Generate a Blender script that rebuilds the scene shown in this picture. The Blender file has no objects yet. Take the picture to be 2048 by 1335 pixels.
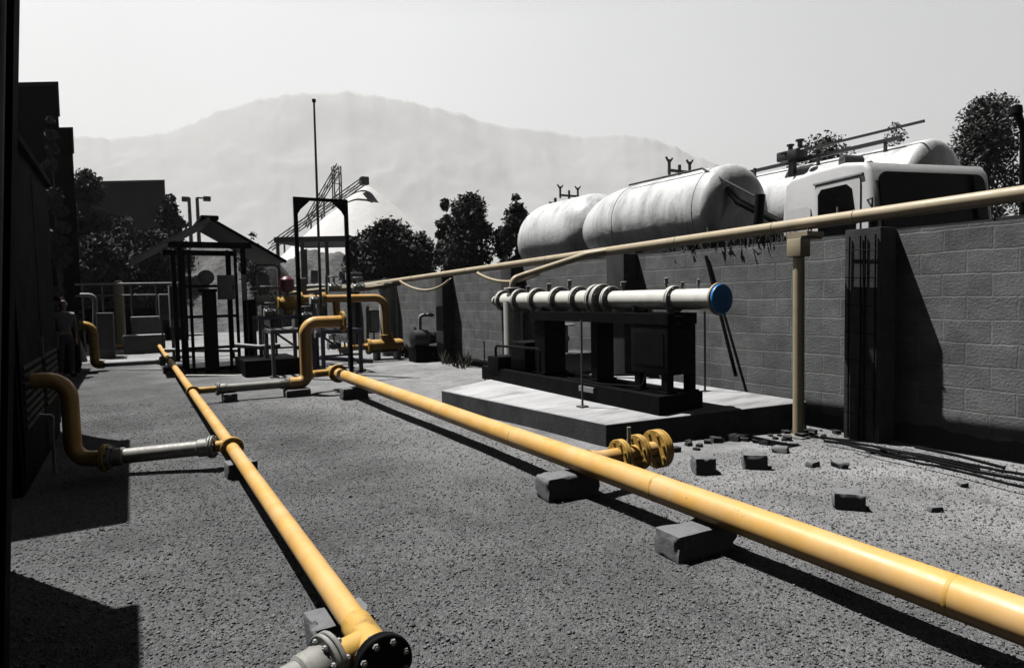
import bpy, math, random
import numpy as np
from mathutils import Vector, Matrix, Quaternion, noise
random.seed(7); RNG = np.random.default_rng(7)
S = bpy.context.scene; COL = S.collection
R = math.radians

# ------------------------------------------------------------------ camera
F = 1300.0; HC = 1.5
TH = math.atan(759/F); PIT = math.atan(75/F); RO = R(1.2)
fw = Vector((math.sin(TH)*math.cos(PIT), math.cos(TH)*math.cos(PIT), -math.sin(PIT)))
r0 = Vector((math.cos(TH), -math.sin(TH), 0)); u0 = r0.cross(fw)
up = math.cos(RO)*u0 + math.sin(RO)*r0; rt = math.cos(RO)*r0 - math.sin(RO)*u0
CAM = Vector((0, 0, HC))
cd = bpy.data.cameras.new('camera'); cam = bpy.data.objects.new('camera', cd); COL.objects.link(cam)
M = Matrix((rt, up, -fw)).transposed().to_4x4(); M.translation = CAM; cam.matrix_world = M
cd.sensor_width = 36; cd.lens = F/2048*36; cd.clip_start = .05; cd.clip_end = 30000
S.camera = cam

# survey helpers: a sighted photo point put on a known plane of the site
def ray(x, y): return fw + rt*((x-1024)/F) - up*((y-667.5)/F)
def G(x, y, z=0.0): d = ray(x, y); return CAM + d*((z-HC)/d.z)
def AX(x, y, X): d = ray(x, y); return CAM + d*(X/d.x)
def AY(x, y, Y): d = ray(x, y); return CAM + d*(Y/d.y)
def AD(x, y, D): return CAM + ray(x, y)*D
V = Vector

# ------------------------------------------------------------------ materials
def nodes(name):
    m = bpy.data.materials.new(name); m.use_nodes = True; t = m.node_tree
    b = t.nodes['Principled BSDF']
    return m, t, b
def N(t, kind, **kw):
    n = t.nodes.new(kind)
    for k, v in kw.items():
        if k in n.inputs: n.inputs[k].default_value = v
        else: setattr(n, k, v)
    return n
def mixc(t, fac, a, b, typ='MIX'):
    n = t.nodes.new('ShaderNodeMix'); n.data_type = 'RGBA'; n.blend_type = typ
    for s, v in ((0, fac), (6, a), (7, b)):
        if hasattr(v, 'links') or hasattr(v, 'is_linked'): t.links.new(v, n.inputs[s])
        else: n.inputs[s].default_value = v if s == 0 else (*v[:3], 1)
    return n.outputs[2]
def _x(): pass
def ramp(t, src, p0, p1, c0=(0, 0, 0), c1=(1, 1, 1)):
    n = t.nodes.new('ShaderNodeValToRGB'); e = n.color_ramp.elements
    e[0].position = p0; e[1].position = p1; e[0].color = (*c0, 1); e[1].color = (*c1, 1)
    t.links.new(src, n.inputs[0]); return n.outputs[0]
def noise_n(t, vec, scale, detail=4, rough=.6):
    n = N(t, 'ShaderNodeTexNoise', Scale=scale, Detail=detail, Roughness=rough)
    if vec is not None: t.links.new(vec, n.inputs['Vector'])
    return n.outputs['Fac']
def bump(t, b, h, strength, dist):
    n = N(t, 'ShaderNodeBump', Strength=strength, Distance=dist); t.links.new(h, n.inputs['Height'])
    t.links.new(n.outputs[0], b.inputs['Normal']); return n
def mat(name, col, rough=.55, var=.2, scale=5, metal=0, bstr=.15, bscale=60, bdist=.004, grime=0, gcol=(.05, .045, .04), gscale=2.2, stretch=None, coat=0, gthr=.52, chips=0, chipc=(.06, .03, .015), bleach=0):
    m, t, b = nodes(name)
    co = N(t, 'ShaderNodeTexCoord').outputs['Object']
    if stretch:
        mp = N(t, 'ShaderNodeMapping'); mp.inputs['Scale'].default_value = stretch; t.links.new(co, mp.inputs[0]); sv = mp.outputs[0]
    else: sv = co
    f = ramp(t, noise_n(t, sv, scale, 6), .3, .7)
    c = mixc(t, f, [x*(1-var) for x in col], [min(1, x*(1+var)) for x in col])
    if grime:
        g = ramp(t, noise_n(t, sv, gscale, 9, .68), gthr, gthr+.16)
        mt = N(t, 'ShaderNodeMath', operation='MULTIPLY'); t.links.new(g, mt.inputs[0]); mt.inputs[1].default_value = grime
        c = mixc(t, mt.outputs[0], c, gcol)
    if bleach:
        bl = ramp(t, noise_n(t, co, 1.7, 7, .7), .42, .72); ml = N(t, 'ShaderNodeMath', operation='MULTIPLY'); t.links.new(bl, ml.inputs[0]); ml.inputs[1].default_value = bleach
        c = mixc(t, ml.outputs[0], c, [min(1, x*.6+.40) for x in col])
    if chips:
        ch = ramp(t, noise_n(t, co, 24, 9, .78), .61, .66); pm = ramp(t, noise_n(t, co, 2.6, 4), .44, .58)
        m2 = N(t, 'ShaderNodeMath', operation='MULTIPLY'); t.links.new(ch, m2.inputs[0]); t.links.new(pm, m2.inputs[1])
        m3 = N(t, 'ShaderNodeMath', operation='MULTIPLY'); t.links.new(m2.outputs[0], m3.inputs[0]); m3.inputs[1].default_value = chips
        c = mixc(t, m3.outputs[0], c, chipc)
    t.links.new(c, b.inputs['Base Color'])
    rr = ramp(t, noise_n(t, sv, scale*2.3, 5), .25, .75, (max(.05, rough-.12),)*3, (min(1, rough+.15),)*3)
    t.links.new(rr, b.inputs['Roughness'])
    b.inputs['Metallic'].default_value = metal
    if coat: b.inputs['Coat Weight'].default_value = coat
    if bstr: bump(t, b, noise_n(t, co, bscale, 5), bstr, bdist)
    return m

YEL = mat('yellow_paint', (.80, .455, .115), .42, .12, 3, chips=.75, bleach=.5, grime=.35, gcol=(.35, .18, .05), gscale=5, bstr=.08, bscale=25, gthr=.6)
YELW = mat('yellow_paint_worn', (.68, .41, .095), .5, .2, 7, grime=.55, gcol=(.10, .05, .025), gscale=9, bstr=.25, bscale=40)
RUST = mat('rusty_brown', (.16, .075, .03), .7, .3, 12, grime=.5, gcol=(.03, .02, .015), gscale=14, bstr=.3)
CREAM = mat('cream_paint', (.52, .43, .285), .45, .14, 4, chips=.6, bleach=.2, grime=.45, gcol=(.20, .14, .09), gscale=4, bstr=.1, gthr=.56)
OFFW = mat('offwhite_paint', (.80, .79, .73), .38, .10, 5, grime=.4, gcol=(.25, .22, .17), gscale=6, bstr=.1, gthr=.58)
WHITE = mat('white_paint', (.82, .82, .82), .38, .08, 3, chips=.3, grime=.35, gcol=(.35, .34, .33), gscale=3, bstr=.05, gthr=.56)
GALV = mat('galvanised_grey', (.33, .325, .30), .5, .18, 9, metal=.1, grime=.4, gcol=(.12, .11, .10), gscale=7)
BLACK = mat('black_steel', (.008, .008, .009), .6, .3, 8, bstr=.15, grime=.3, gcol=(.022, .02, .019)); BLACK.node_tree.nodes['Principled BSDF'].inputs['Specular IOR Level'].default_value = .06
DARK = mat('dark_grey_steel', (.03, .031, .034), .55, .3, 6, grime=.3, gcol=(.06, .055, .05))
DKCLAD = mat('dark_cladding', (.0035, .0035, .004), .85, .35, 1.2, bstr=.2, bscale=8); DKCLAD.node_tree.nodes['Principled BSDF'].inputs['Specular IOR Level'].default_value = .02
MIDG = mat('grey_painted_steel', (.16, .165, .17), .5, .15, 6, grime=.4, gcol=(.05, .05, .05))
PALEG = mat('pale_grey_steel', (.40, .41, .42), .5, .15, 6, grime=.4, gcol=(.12, .12, .12))
BLUEBLK = mat('blue_black_frame', (.018, .018, .04), .5, .25, 7)
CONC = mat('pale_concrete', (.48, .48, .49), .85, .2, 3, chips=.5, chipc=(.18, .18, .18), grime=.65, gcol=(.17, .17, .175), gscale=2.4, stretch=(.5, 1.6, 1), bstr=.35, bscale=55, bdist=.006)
BLOCK = mat('grey_block', (.21, .21, .217), .92, .22, 9, grime=.6, gcol=(.09, .09, .09), gscale=9, bstr=.7, bscale=120, bdist=.006)
PLAST = mat('dark_render', (.045, .045, .047), .9, .35, 3, grime=.5, gcol=(.015, .015, .015), bstr=.5, bscale=40, bdist=.01)
BLUE = mat('blue_plastic', (.03, .24, .66), .4, .12, 8)
RED = mat('red_paint', (.12, .010, .028), .4, .2, 8)
GLASS = mat('dark_glass', (.004, .004, .005), .12, .1, 2, bstr=0); GLASS.node_tree.nodes['Principled BSDF'].inputs['Specular IOR Level'].default_value = .08
RUBBER = mat('black_rubber', (.012, .012, .012), .8, .2, 10)
TANKM = mat('tank_white', (.84, .845, .85), .33, .10, 2.2, stretch=(.9, 1.3, .35), grime=.75, gcol=(.44, .445, .455), gscale=2.4, bstr=.35, bscale=2.6, bdist=.05, gthr=.46)
TRUNK = mat('bark', (.045, .04, .035), .9, .3, 10, bstr=.6, bscale=30, bdist=.02)
SLABSHADE = mat('shaded_side_concrete', (.085, .086, .095), .95, .3, 4, grime=.6, gcol=(.03, .03, .034), gscale=3, bstr=.5, bscale=40, bdist=.008)  # plinth side concrete, its shade put into a darker colour
HEAP = mat('heap_grey', (.13, .13, .132), .95, .5, 2.5, grime=.6, gcol=(.05, .05, .05), gscale=1.2, bstr=.6, bscale=4, bdist=.2)
PILE = mat('white_material_pile', (.84, .83, .82), .95, .04, .6, bstr=.2, bscale=1.5, bdist=.3)
FARW = mat('far_pale_wall', (.30, .30, .30), .9, .25, .6, grime=.6, gcol=(.10, .10, .10), gscale=.8)
BLDG = mat('dark_far_building', (.028, .030, .033), .85, .25, .25, bstr=0)

def leafmat(name, c0, c1):
    m, t, b = nodes(name)
    g = N(t, 'ShaderNodeNewGeometry')
    c = mixc(t, g.outputs['Random Per Island'], c0, c1)
    t.links.new(c, b.inputs['Base Color']); b.inputs['Roughness'].default_value = .7
    b.inputs['Specular IOR Level'].default_value = .25
    return m
LEAF = leafmat('foliage_dark', (.025, .027, .027), (.075, .08, .077))
LEAFP = leafmat('foliage_pale', (.06, .064, .06), (.14, .145, .14))
DRY = leafmat('dry_weeds', (.05, .045, .035), (.16, .15, .12))

def gravel_mat():
    m, t, b = nodes('gravel_ground')
    pos = N(t, 'ShaderNodeNewGeometry').outputs['Position']
    v1 = N(t, 'ShaderNodeTexVoronoi', Scale=68.0, Randomness=1.0); t.links.new(pos, v1.inputs['Vector'])
    v2 = N(t, 'ShaderNodeTexVoronoi', Scale=150.0, Randomness=1.0); t.links.new(pos, v2.inputs['Vector'])
    s1 = N(t, 'ShaderNodeSeparateColor'); t.links.new(v1.outputs['Color'], s1.inputs[0])
    s2 = N(t, 'ShaderNodeSeparateColor'); t.links.new(v2.outputs['Color'], s2.inputs[0])
    a1 = ramp(t, s1.outputs[0], .0, 1, (.065, .065, .066), (.25, .252, .258))
    a2 = ramp(t, s2.outputs[0], .0, 1, (.06, .06, .061), (.27, .272, .278))
    gr = mixc(t, .5, a1, a2)
    # pale dust on the far right of the yard and far back, dark clean gravel near the header pipe
    sx = N(t, 'ShaderNodeSeparateXYZ'); t.links.new(pos, sx.inputs[0])
    ma = N(t, 'ShaderNodeMath', operation='MULTIPLY_ADD'); t.links.new(sx.outputs[1], ma.inputs[0]); ma.inputs[1].default_value = .18
    t.links.new(sx.outputs[0], ma.inputs[2])
    nz = N(t, 'ShaderNodeMath', operation='MULTIPLY_ADD'); t.links.new(noise_n(t, pos, .55, 6), nz.inputs[0]); nz.inputs[1].default_value = 1.6
    t.links.new(ma.outputs[0], nz.inputs[2])
    mr = N(t, 'ShaderNodeMapRange'); t.links.new(nz.outputs[0], mr.inputs[0])
    for i, v in ((1, 3.4), (2, 6.4), (3, 0), (4, 1)): mr.inputs[i].default_value = v
    pale = mixc(t, ramp(t, noise_n(t, pos, 30, 5), .3, .7), (.27, .271, .275), (.50, .50, .51))
    pale = mixc(t, .55, pale, ramp(t, s2.outputs[0], 0, 1, (.20, .20, .203), (.62, .62, .63)))
    col = mixc(t, mr.outputs[0], gr, pale)
    big = ramp(t, noise_n(t, pos, .9, 8, .68), .32, .70, (.62, .62, .62), (1.28, 1.28, 1.28))
    fines = ramp(t, noise_n(t, pos, 2.3, 9, .7), .54, .66); col = mixc(t, fines, col, mixc(t, .55, col, (.17, .17, .17)))
    stain = ramp(t, noise_n(t, pos, .75, 4, .5), .66, .74); col = mixc(t, stain, col, mixc(t, .6, col, (.02, .02, .02)))
    col = mixc(t, 1.0, col, big, 'MULTIPLY')
    t.links.new(col, b.inputs['Base Color']); b.inputs['Roughness'].default_value = .95
    b.inputs['Specular IOR Level'].default_value = .15
    h = N(t, 'ShaderNodeMath', operation='ADD'); t.links.new(v1.outputs['Distance'], h.inputs[0]); t.links.new(v2.outputs['Distance'], h.inputs[1])
    inv = N(t, 'ShaderNodeMath', operation='MULTIPLY'); t.links.new(h.outputs[0], inv.inputs[0]); inv.inputs[1].default_value = -1
    bump(t, b, inv.outputs[0], .85, .011)
    return m
GRAVEL = gravel_mat()

def stone_mat():
    m, t, b = nodes('gravel_stone')
    g = N(t, 'ShaderNodeNewGeometry')
    c = ramp(t, g.outputs['Random Per Island'], 0, 1, (.06, .06, .061), (.28, .28, .285))
    t.links.new(c, b.inputs['Base Color']); b.inputs['Roughness'].default_value = .9
    return m
STONE = stone_mat()

def wall_mat():
    m, t, b = nodes('block_wall')
    pos = N(t, 'ShaderNodeNewGeometry').outputs['Position']
    sx = N(t, 'ShaderNodeSeparateXYZ'); t.links.new(pos, sx.inputs[0])
    cx = N(t, 'ShaderNodeCombineXYZ'); t.links.new(sx.outputs[1], cx.inputs[0]); t.links.new(sx.outputs[2], cx.inputs[1])
    # wobble so courses are not ruler straight
    wob = N(t, 'ShaderNodeTexNoise', Scale=2.2, Detail=3); t.links.new(cx.outputs[0], wob.inputs['Vector'])
    wv = N(t, 'ShaderNodeVectorMath', operation='MULTIPLY_ADD'); t.links.new(wob.outputs['Color'], wv.inputs[0]); wv.inputs[1].default_value = (.045, .045, 0)
    t.links.new(cx.outputs[0], wv.inputs[2])
    br = N(t, 'ShaderNodeTexBrick', Scale=1.0); t.links.new(wv.outputs[0], br.inputs['Vector'])
    br.inputs['Brick Width'].default_value = .40; br.inputs['Row Height'].default_value = .205
    br.inputs['Mortar Size'].default_value = .009; br.inputs['Mortar Smooth'].default_value = .4; br.inputs['Bias'].default_value = 0
    br.inputs['Color1'].default_value = (.22, .223, .228, 1); br.inputs['Color2'].default_value = (.36, .364, .37, 1)
    br.inputs['Mortar'].default_value = (.40, .402, .407, 1)
    # mortar partly missing / smeared
    sm = ramp(t, noise_n(t, cx.outputs[0], 1.1, 5), .36, .56)
    plain = mixc(t, ramp(t, noise_n(t, cx.outputs[0], 2.2, 8, .7), .3, .7), (.20, .202, .207), (.36, .363, .37))
    br2 = mixc(t, .62, br.outputs['Color'], plain)
    c = mixc(t, sm, br.outputs['Color'], br2)
    blot = ramp(t, noise_n(t, cx.outputs[0], 3.1, 8, .72), .35, .7, (.62, .62, .62), (1.12, 1.12, 1.12))
    c = mixc(t, 1, c, blot, 'MULTIPLY')
    # splash dirt with a ragged edge on the lowest course
    zz = N(t, 'ShaderNodeMath', operation='MULTIPLY_ADD'); t.links.new(noise_n(t, cx.outputs[0], 1.6, 6), zz.inputs[0]); zz.inputs[1].default_value = -.35; t.links.new(sx.outputs[2], zz.inputs[2])
    d = ramp(t, zz.outputs[0], -.08, .0)
    c = mixc(t, d, (.12, .12, .122), c)
    t.links.new(c, b.inputs['Base Color']); b.inputs['Roughness'].default_value = .95
    b.inputs['Specular IOR Level'].default_value = .15
    hh = N(t, 'ShaderNodeMath', operation='MULTIPLY_ADD'); t.links.new(br.outputs['Fac'], hh.inputs[0]); hh.inputs[1].default_value = -1.1
    t.links.new(noise_n(t, cx.outputs[0], 45, 6), hh.inputs[2])
    bump(t, b, hh.outputs[0], .55, .011)
    return m
WALLM = wall_mat()

def hill_mat():
    m, t, b = nodes('bare_mountain')
    pos = N(t, 'ShaderNodeNewGeometry').outputs['Position']
    f = ramp(t, noise_n(t, pos, .004, 9, .65), .4, .62)
    c = mixc(t, f, (.36, .362, .365), (.405, .405, .405))
    t.links.new(c, b.inputs['Base Color']); b.inputs['Roughness'].default_value = 1
    b.inputs['Specular IOR Level'].default_value = 0
    return m
HILLM = hill_mat()

# ------------------------------------------------------------------ mesh builder
def frame_of(d):
    d = d.normalized(); a = V((0, 0, 1)) if abs(d.z) < .9 else V((1, 0, 0))
    x = d.cross(a).normalized(); return x, d.cross(x).normalized(), d
class MB:
    def __init__(s): s.v = []; s.f = []
    def add(s, vs, fs):
        b = len(s.v); s.v += [V(p) for p in vs]; s.f += [tuple(b+i for i in q) for q in fs]; return s
    def box(s, lo, hi, rot=0, piv=None, bev=0):
        x0, y0, z0 = lo; x1, y1, z1 = hi
        if bev:
            e = bev; vs = []
            bm_ = []
            import bmesh
            bm = bmesh.new(); bmesh.ops.create_cube(bm, size=1)
            for q in bm.verts: q.co = V(((x0+x1)/2+q.co.x*(x1-x0), (y0+y1)/2+q.co.y*(y1-y0), (z0+z1)/2+q.co.z*(z1-z0)))
            bmesh.ops.bevel(bm, geom=bm.edges[:], offset=e, segments=2, profile=.6, affect='EDGES')
            bm.verts.ensure_lookup_table()
            vs = [q.co.copy() for q in bm.verts]; fs = [tuple(w.index for w in f.verts) for f in bm.faces]; bm.free()
        else:
            vs = [V((x, y, z)) for z in (z0, z1) for y in (y0, y1) for x in (x0, x1)]
            fs = [(0, 2, 3, 1), (4, 5, 7, 6), (0, 1, 5, 4), (2, 6, 7, 3), (0, 4, 6, 2), (1, 3, 7, 5)]
        if rot:
            c = V(piv) if piv else V(((x0+x1)/2, (y0+y1)/2, 0)); q = Matrix.Rotation(rot, 3, 'Z')
            vs = [q @ (p-c) + c for p in vs]
        return s.add(vs, fs)
    def bar(s, a, b, w, h=None, upv=None):       # square bar between points
        a, b = V(a), V(b); h = h or w; x, y, d = frame_of(b-a); vs = []
        for p in (a, b):
            for i, j in ((-1, -1), (1, -1), (1, 1), (-1, 1)): vs.append(p + x*(i*w/2) + y*(j*h/2))
        return s.add(vs, [(3, 2, 1, 0), (4, 5, 6, 7), (0, 1, 5, 4), (1, 2, 6, 5), (2, 3, 7, 6), (3, 0, 4, 7)])
    def tube(s, pts, r, n=20, rads=None, cap=True):
        pts = [V(p) for p in pts]; L = len(pts); rads = rads or [r]*L
        rings = []; x = None
        for i, p in enumerate(pts):
            d = (pts[min(i+1, L-1)] - pts[max(i-1, 0)]).normalized()
            if x is None: x, y, _ = frame_of(d)
            else:
                x = (x - d*x.dot(d)).normalized(); y = d.cross(x)
            y = d.cross(x)
            rings.append([p + (x*math.cos(2*math.pi*k/n) + y*math.sin(2*math.pi*k/n))*rads[i] for k in range(n)])
        vs = [q for g in rings for q in g]
        fs = [(i*n+k, i*n+(k+1) % n, (i+1)*n+(k+1) % n, (i+1)*n+k) for i in range(L-1) for k in range(n)]
        if cap: fs += [tuple(range(n-1, -1, -1)), tuple((L-1)*n+k for k in range(n))]
        return s.add(vs, fs)
    def lathe(s, base, axis, prof, n=28):          # prof: (along, radius)
        base = V(base); x, y, d = frame_of(V(axis))
        rings = [[base + d*a + (x*math.cos(2*math.pi*k/n) + y*math.sin(2*math.pi*k/n))*max(r, 1e-4) for k in range(n)] for a, r in prof]
        vs = [q for g in rings for q in g]; L = len(prof)
        fs = [(i*n+k, i*n+(k+1) % n, (i+1)*n+(k+1) % n, (i+1)*n+k) for i in range(L-1) for k in range(n)]
        fs += [tuple(range(n-1, -1, -1)), tuple((L-1)*n+k for k in range(n))]
        return s.add(vs, fs)
    def prism(s, poly, a, b):                      # poly list of 3d points at a; extruded by vector b
        n = len(poly); p0 = [V(p)+V(a) for p in poly]; p1 = [p+V(b) for p in p0]
        return s.add(p0+p1, [tuple(range(n-1, -1, -1)), tuple(range(n, 2*n))] + [(k, (k+1) % n, n+(k+1) % n, n+k) for k in range(n)])
    def build(s, name, m, parent=None, org=None, ang=35):
        org = V(parent['_o']) if parent is not None else V(org if org is not None else (0, 0, 0))
        me = bpy.data.meshes.new(name); me.from_pydata([p-org for p in s.v], [], s.f); me.update()
        import bmesh
        bm = bmesh.new(); bm.from_mesh(me); bmesh.ops.recalc_face_normals(bm, faces=bm.faces); bm.to_mesh(me); bm.free()
        me.materials.append(m)
        me.polygons.foreach_set('use_smooth', [True]*len(me.polygons)); me.set_sharp_from_angle(angle=R(ang))
        o = bpy.data.objects.new(name, me); COL.objects.link(o)
        if parent is not None: o.parent = parent
        else: o.location = org
        o['_o'] = tuple(org); return o
def fillet(pts, rad, k=7):
    pts = [V(p) for p in pts]; out = [pts[0]]
    for i in range(1, len(pts)-1):
        a, b, c = pts[i-1], pts[i], pts[i+1]; d1 = (a-b).normalized(); d2 = (c-b).normalized()
        h = math.acos(max(-1, min(1, d1.dot(d2))))/2
        t = min(rad/math.tan(h), (a-b).length*.49, (c-b).length*.49); r_ = t*math.tan(h)
        cen = b + (d1+d2).normalized()*(r_/math.sin(h)); p = b+d1*t; q = b+d2*t
        v1 = p-cen; v2 = q-cen; ang = v1.angle(v2)
        for j in range(k+1):
            w = j/k; out.append(cen + (v1*math.sin((1-w)*ang) + v2*math.sin(w*ang))/math.sin(ang))
    out.append(pts[-1]); return out
def tag(o, label, cat, group=None):
    o['label'] = label; o['category'] = cat
    if group: o['group'] = group
    return o
def thing(name, label, cat, loc=(0, 0, 0), group=None):
    o = bpy.data.objects.new(name, None); COL.objects.link(o); o.location = loc; o['_o'] = tuple(loc); o.empty_display_size = .2
    return tag(o, label, cat, group)
def struct(o, kind='structure'): o['kind'] = kind; return o
def np_mesh(name, verts, faces, m, k):
    me = bpy.data.meshes.new(name); nv, nf = len(verts), len(faces)
    me.vertices.add(nv); me.vertices.foreach_set('co', np.asarray(verts, np.float32).ravel())
    me.loops.add(nf*k); me.polygons.add(nf)
    me.loops.foreach_set('vertex_index', np.asarray(faces, np.int32).ravel())
    me.polygons.foreach_set('loop_start', np.arange(0, nf*k, k, dtype=np.int32))
    me.update(calc_edges=True); me.validate(); me.materials.append(m)
    o = bpy.data.objects.new(name, me); COL.objects.link(o); o['_o'] = (0, 0, 0); return o

def flange(mb, p, d, r, t=.022):
    d = V(d).normalized(); e = min(.004, t*.2)
    mb.lathe(V(p)-d*t/2, d, [(0, r-e), (e, r), (t-e, r), (t, r-e)], 32)
def bolts(mb, p, d, r, n, br=.010, L=.07):
    x, y, dd = frame_of(V(d))
    for k in range(n):
        a = 2*math.pi*(k+.5)/n; c = V(p) + (x*math.cos(a)+y*math.sin(a))*r
        mb.tube([c-dd*L/2, c+dd*L/2], br*.7, 6)
        for s_ in (-1, 1): mb.lathe(c+dd*(s_*L*.38)-dd*br*.6, dd, [(0, br*1.35), (br*1.2, br*1.35)], 6)
def flange_pair(parent, p, d, r, m=YEL, bm=RUST, n=8, t=.022, name='flange', gap=.005):
    d = V(d).normalized(); p = V(p); mb = MB()
    flange(mb, p-d*(t/2+gap/2), d, r, t); flange(mb, p+d*(t/2+gap/2), d, r, t)
    mb.tube([p-d*gap, p+d*gap], r*.82, 24)
    o = mb.build(name, m, parent)
    b2 = MB(); bolts(b2, p, d, r*.80, n, max(.007, r*.075), 2*t+gap+.035); b2.build('bolt_ring', bm, o)
    return o

# ------------------------------------------------------------------ ground, stones
def hnoise(x, y): return .018*noise.noise(V((x*.45, y*.45, 3))) + .010*noise.noise(V((x*1.7, y*1.7, 9)))
def make_ground():
    xs = [-4500, -1500, -500, -150, -60, -25, -12] + [(-6 + .22*i) for i in range(60)] + [8, 9, 11, 14, 20, 40, 100, 300, 900, 2000, 4500]
    ys = [-4500, -1500, -400, -100, -30, -10, -4] + [(-1 + .22*i) for i in range(75)] + [16.5, 18, 20, 23, 27, 32, 40, 60, 100, 250, 700, 1800, 4500]
    vs = []; nx = len(xs)
    for y in ys:
        for x in xs:
            z = hnoise(x, y) if -6 <= x <= 7.3 and -1 <= y <= 15.4 else 0
            vs.append((x, y, z))
    fs = [(j*nx+i, j*nx+i+1, (j+1)*nx+i+1, (j+1)*nx+i) for j in range(len(ys)-1) for i in range(nx-1)]
    o = np_mesh('ground', vs, fs, GRAVEL, 4); struct(o)
    o.data.polygons.foreach_set('use_smooth', [True]*len(fs))
make_ground()
def make_stones():
    n = 85000
    d = 1.3 + 8.5*RNG.random(n)**1.15
    px = RNG.uniform(-80, 2130, n); lat = (px-1024)/F*d
    X = d*math.sin(TH)+lat*math.cos(TH); Y = d*math.cos(TH)-lat*math.sin(TH)
    ok = (X > -.7) & (X < 6.3) & ~((X > 3.5) & (Y > 4.2))
    X, Y, d = X[ok], Y[ok], d[ok]; n = len(X)
    s = .0028 + .0058*RNG.random(n)**2.2; q_ = RNG.random(n); s[q_ < .015] *= 1.5
    Z = np.array([hnoise(a, b) for a, b in zip(X, Y)])
    base = np.array([(1, 0, 0), (0, 1, 0), (-1, 0, 0), (0, -1, 0), (0, 0, 1), (0, 0, -1)], float)
    jit = base[None]*RNG.uniform(.65, 1.25, (n, 6, 1)) + RNG.normal(0, .22, (n, 6, 3))
    a = RNG.uniform(0, 6.28, n); c, s_ = np.cos(a), np.sin(a)
    rx = jit[..., 0]*c[:, None]*1.2 - jit[..., 1]*s_[:, None]; ry = jit[..., 0]*s_[:, None]*1.2 + jit[..., 1]*c[:, None]
    P = np.stack([X[:, None]+rx*s[:, None], Y[:, None]+ry*s[:, None], Z[:, None]+.002+(jit[..., 2]*.7+.25)*s[:, None]], -1).reshape(-1, 3)
    t = np.array([(0, 1, 4), (1, 2, 4), (2, 3, 4), (3, 0, 4), (1, 0, 5), (2, 1, 5), (3, 2, 5), (0, 3, 5)])
    Fc = (t[None] + (np.arange(n)*6)[:, None, None]).reshape(-1, 3)
    o = np_mesh('gravel', P, Fc, STONE, 3); struct(o, 'stuff')
make_stones()

# ------------------------------------------------------------------ mountain and haze
def make_hills():
    sky = [(-900, 420), (-400, 330), (-150, 292), (0, 280), (150, 272), (250, 272), (330, 264), (380, 245), (430, 222), (500, 200), (560, 187), (600, 182), (640, 186), (690, 177), (730, 187), (780, 194), (870, 210), (950, 234), (1020, 254), (1090, 258), (1150, 270), (1250, 266), (1300, 274), (1360, 296), (1420, 322), (1500, 348), (1620, 372), (1800, 400), (2050, 420), (2400, 470)]
    def elev(px):
        for (a, ya), (b, yb) in zip(sky, sky[1:]):
            if a <= px <= b:
                w = (px-a)/(b-a); return ya+(yb-ya)*w
        return 470
    na, nr = 480, 84; vs = []
    for i in range(na):
        px = -880 + 3260*i/(na-1); y = elev(px)
        d = ray(px, y); hd = math.hypot(d.x, d.y); az = math.atan2(d.x, d.y); te = d.z/hd
        for j in range(nr):
            w = j/(nr-1); rr = 1500 + 2300*w
            peak = .74
            if w <= peak: prof = (w/peak)**1.6
            else: prof = 1 - ((w-peak)/(1-peak))*.8
            rc = 1500+2300*peak
            X_, Y_ = math.sin(az)*rr, math.cos(az)*rr
            spur = noise.ridged_multi_fractal(V((X_*.0013+noise.noise(V((X_*.002, Y_*.002, 7)))*.5, Y_*.0009, 2.2)), .9, 2.15, 7, 1.0, 2.2) - 1.1
            fine = noise.fractal(V((X_*.006, Y_*.006, 4)), .9, 2.2, 6)
            hgt = te*rc*prof*(1 + (.085*spur+.03*fine)*math.sin(math.pi*min(1, w/peak))**.8)
            hgt += (15*noise.noise(V((az*38, 2, 2)))+8*noise.noise(V((az*110, 5, 2)))+4*noise.noise(V((az*260, 5, 2))))*(1 if abs(w-peak) < .03 else .3)
            vs.append((math.sin(az)*rr, math.cos(az)*rr, max(-3, hgt + 1.5) if j else -3))
    fs = [(i*nr+j, (i+1)*nr+j, (i+1)*nr+j+1, i*nr+j+1) for i in range(na-1) for j in range(nr-1)]
    o = np_mesh('mountain', vs, fs, HILLM, 4); struct(o)
    o.data.polygons.foreach_set('use_smooth', [True]*len(fs))
make_hills()
HAZE_DENSITY = .00021
def make_haze():
    mb = MB().box((-4600, -4600, -4), (4600, 4600, 1080)); 
    m = bpy.data.materials.new('haze_air'); m.use_nodes = True; t = m.node_tree
    t.nodes.remove(t.nodes['Principled BSDF'])
    v = t.nodes.new('ShaderNodeVolumePrincipled'); v.inputs['Color'].default_value = (.93, .93, .93, 1)
    v.inputs['Density'].default_value = HAZE_DENSITY; v.inputs['Anisotropy'].default_value = .45
    t.links.new(v.outputs[0], t.nodes['Material Output'].inputs['Volume'])
    o = mb.build('haze', m); struct(o, 'stuff')
make_haze()

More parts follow.
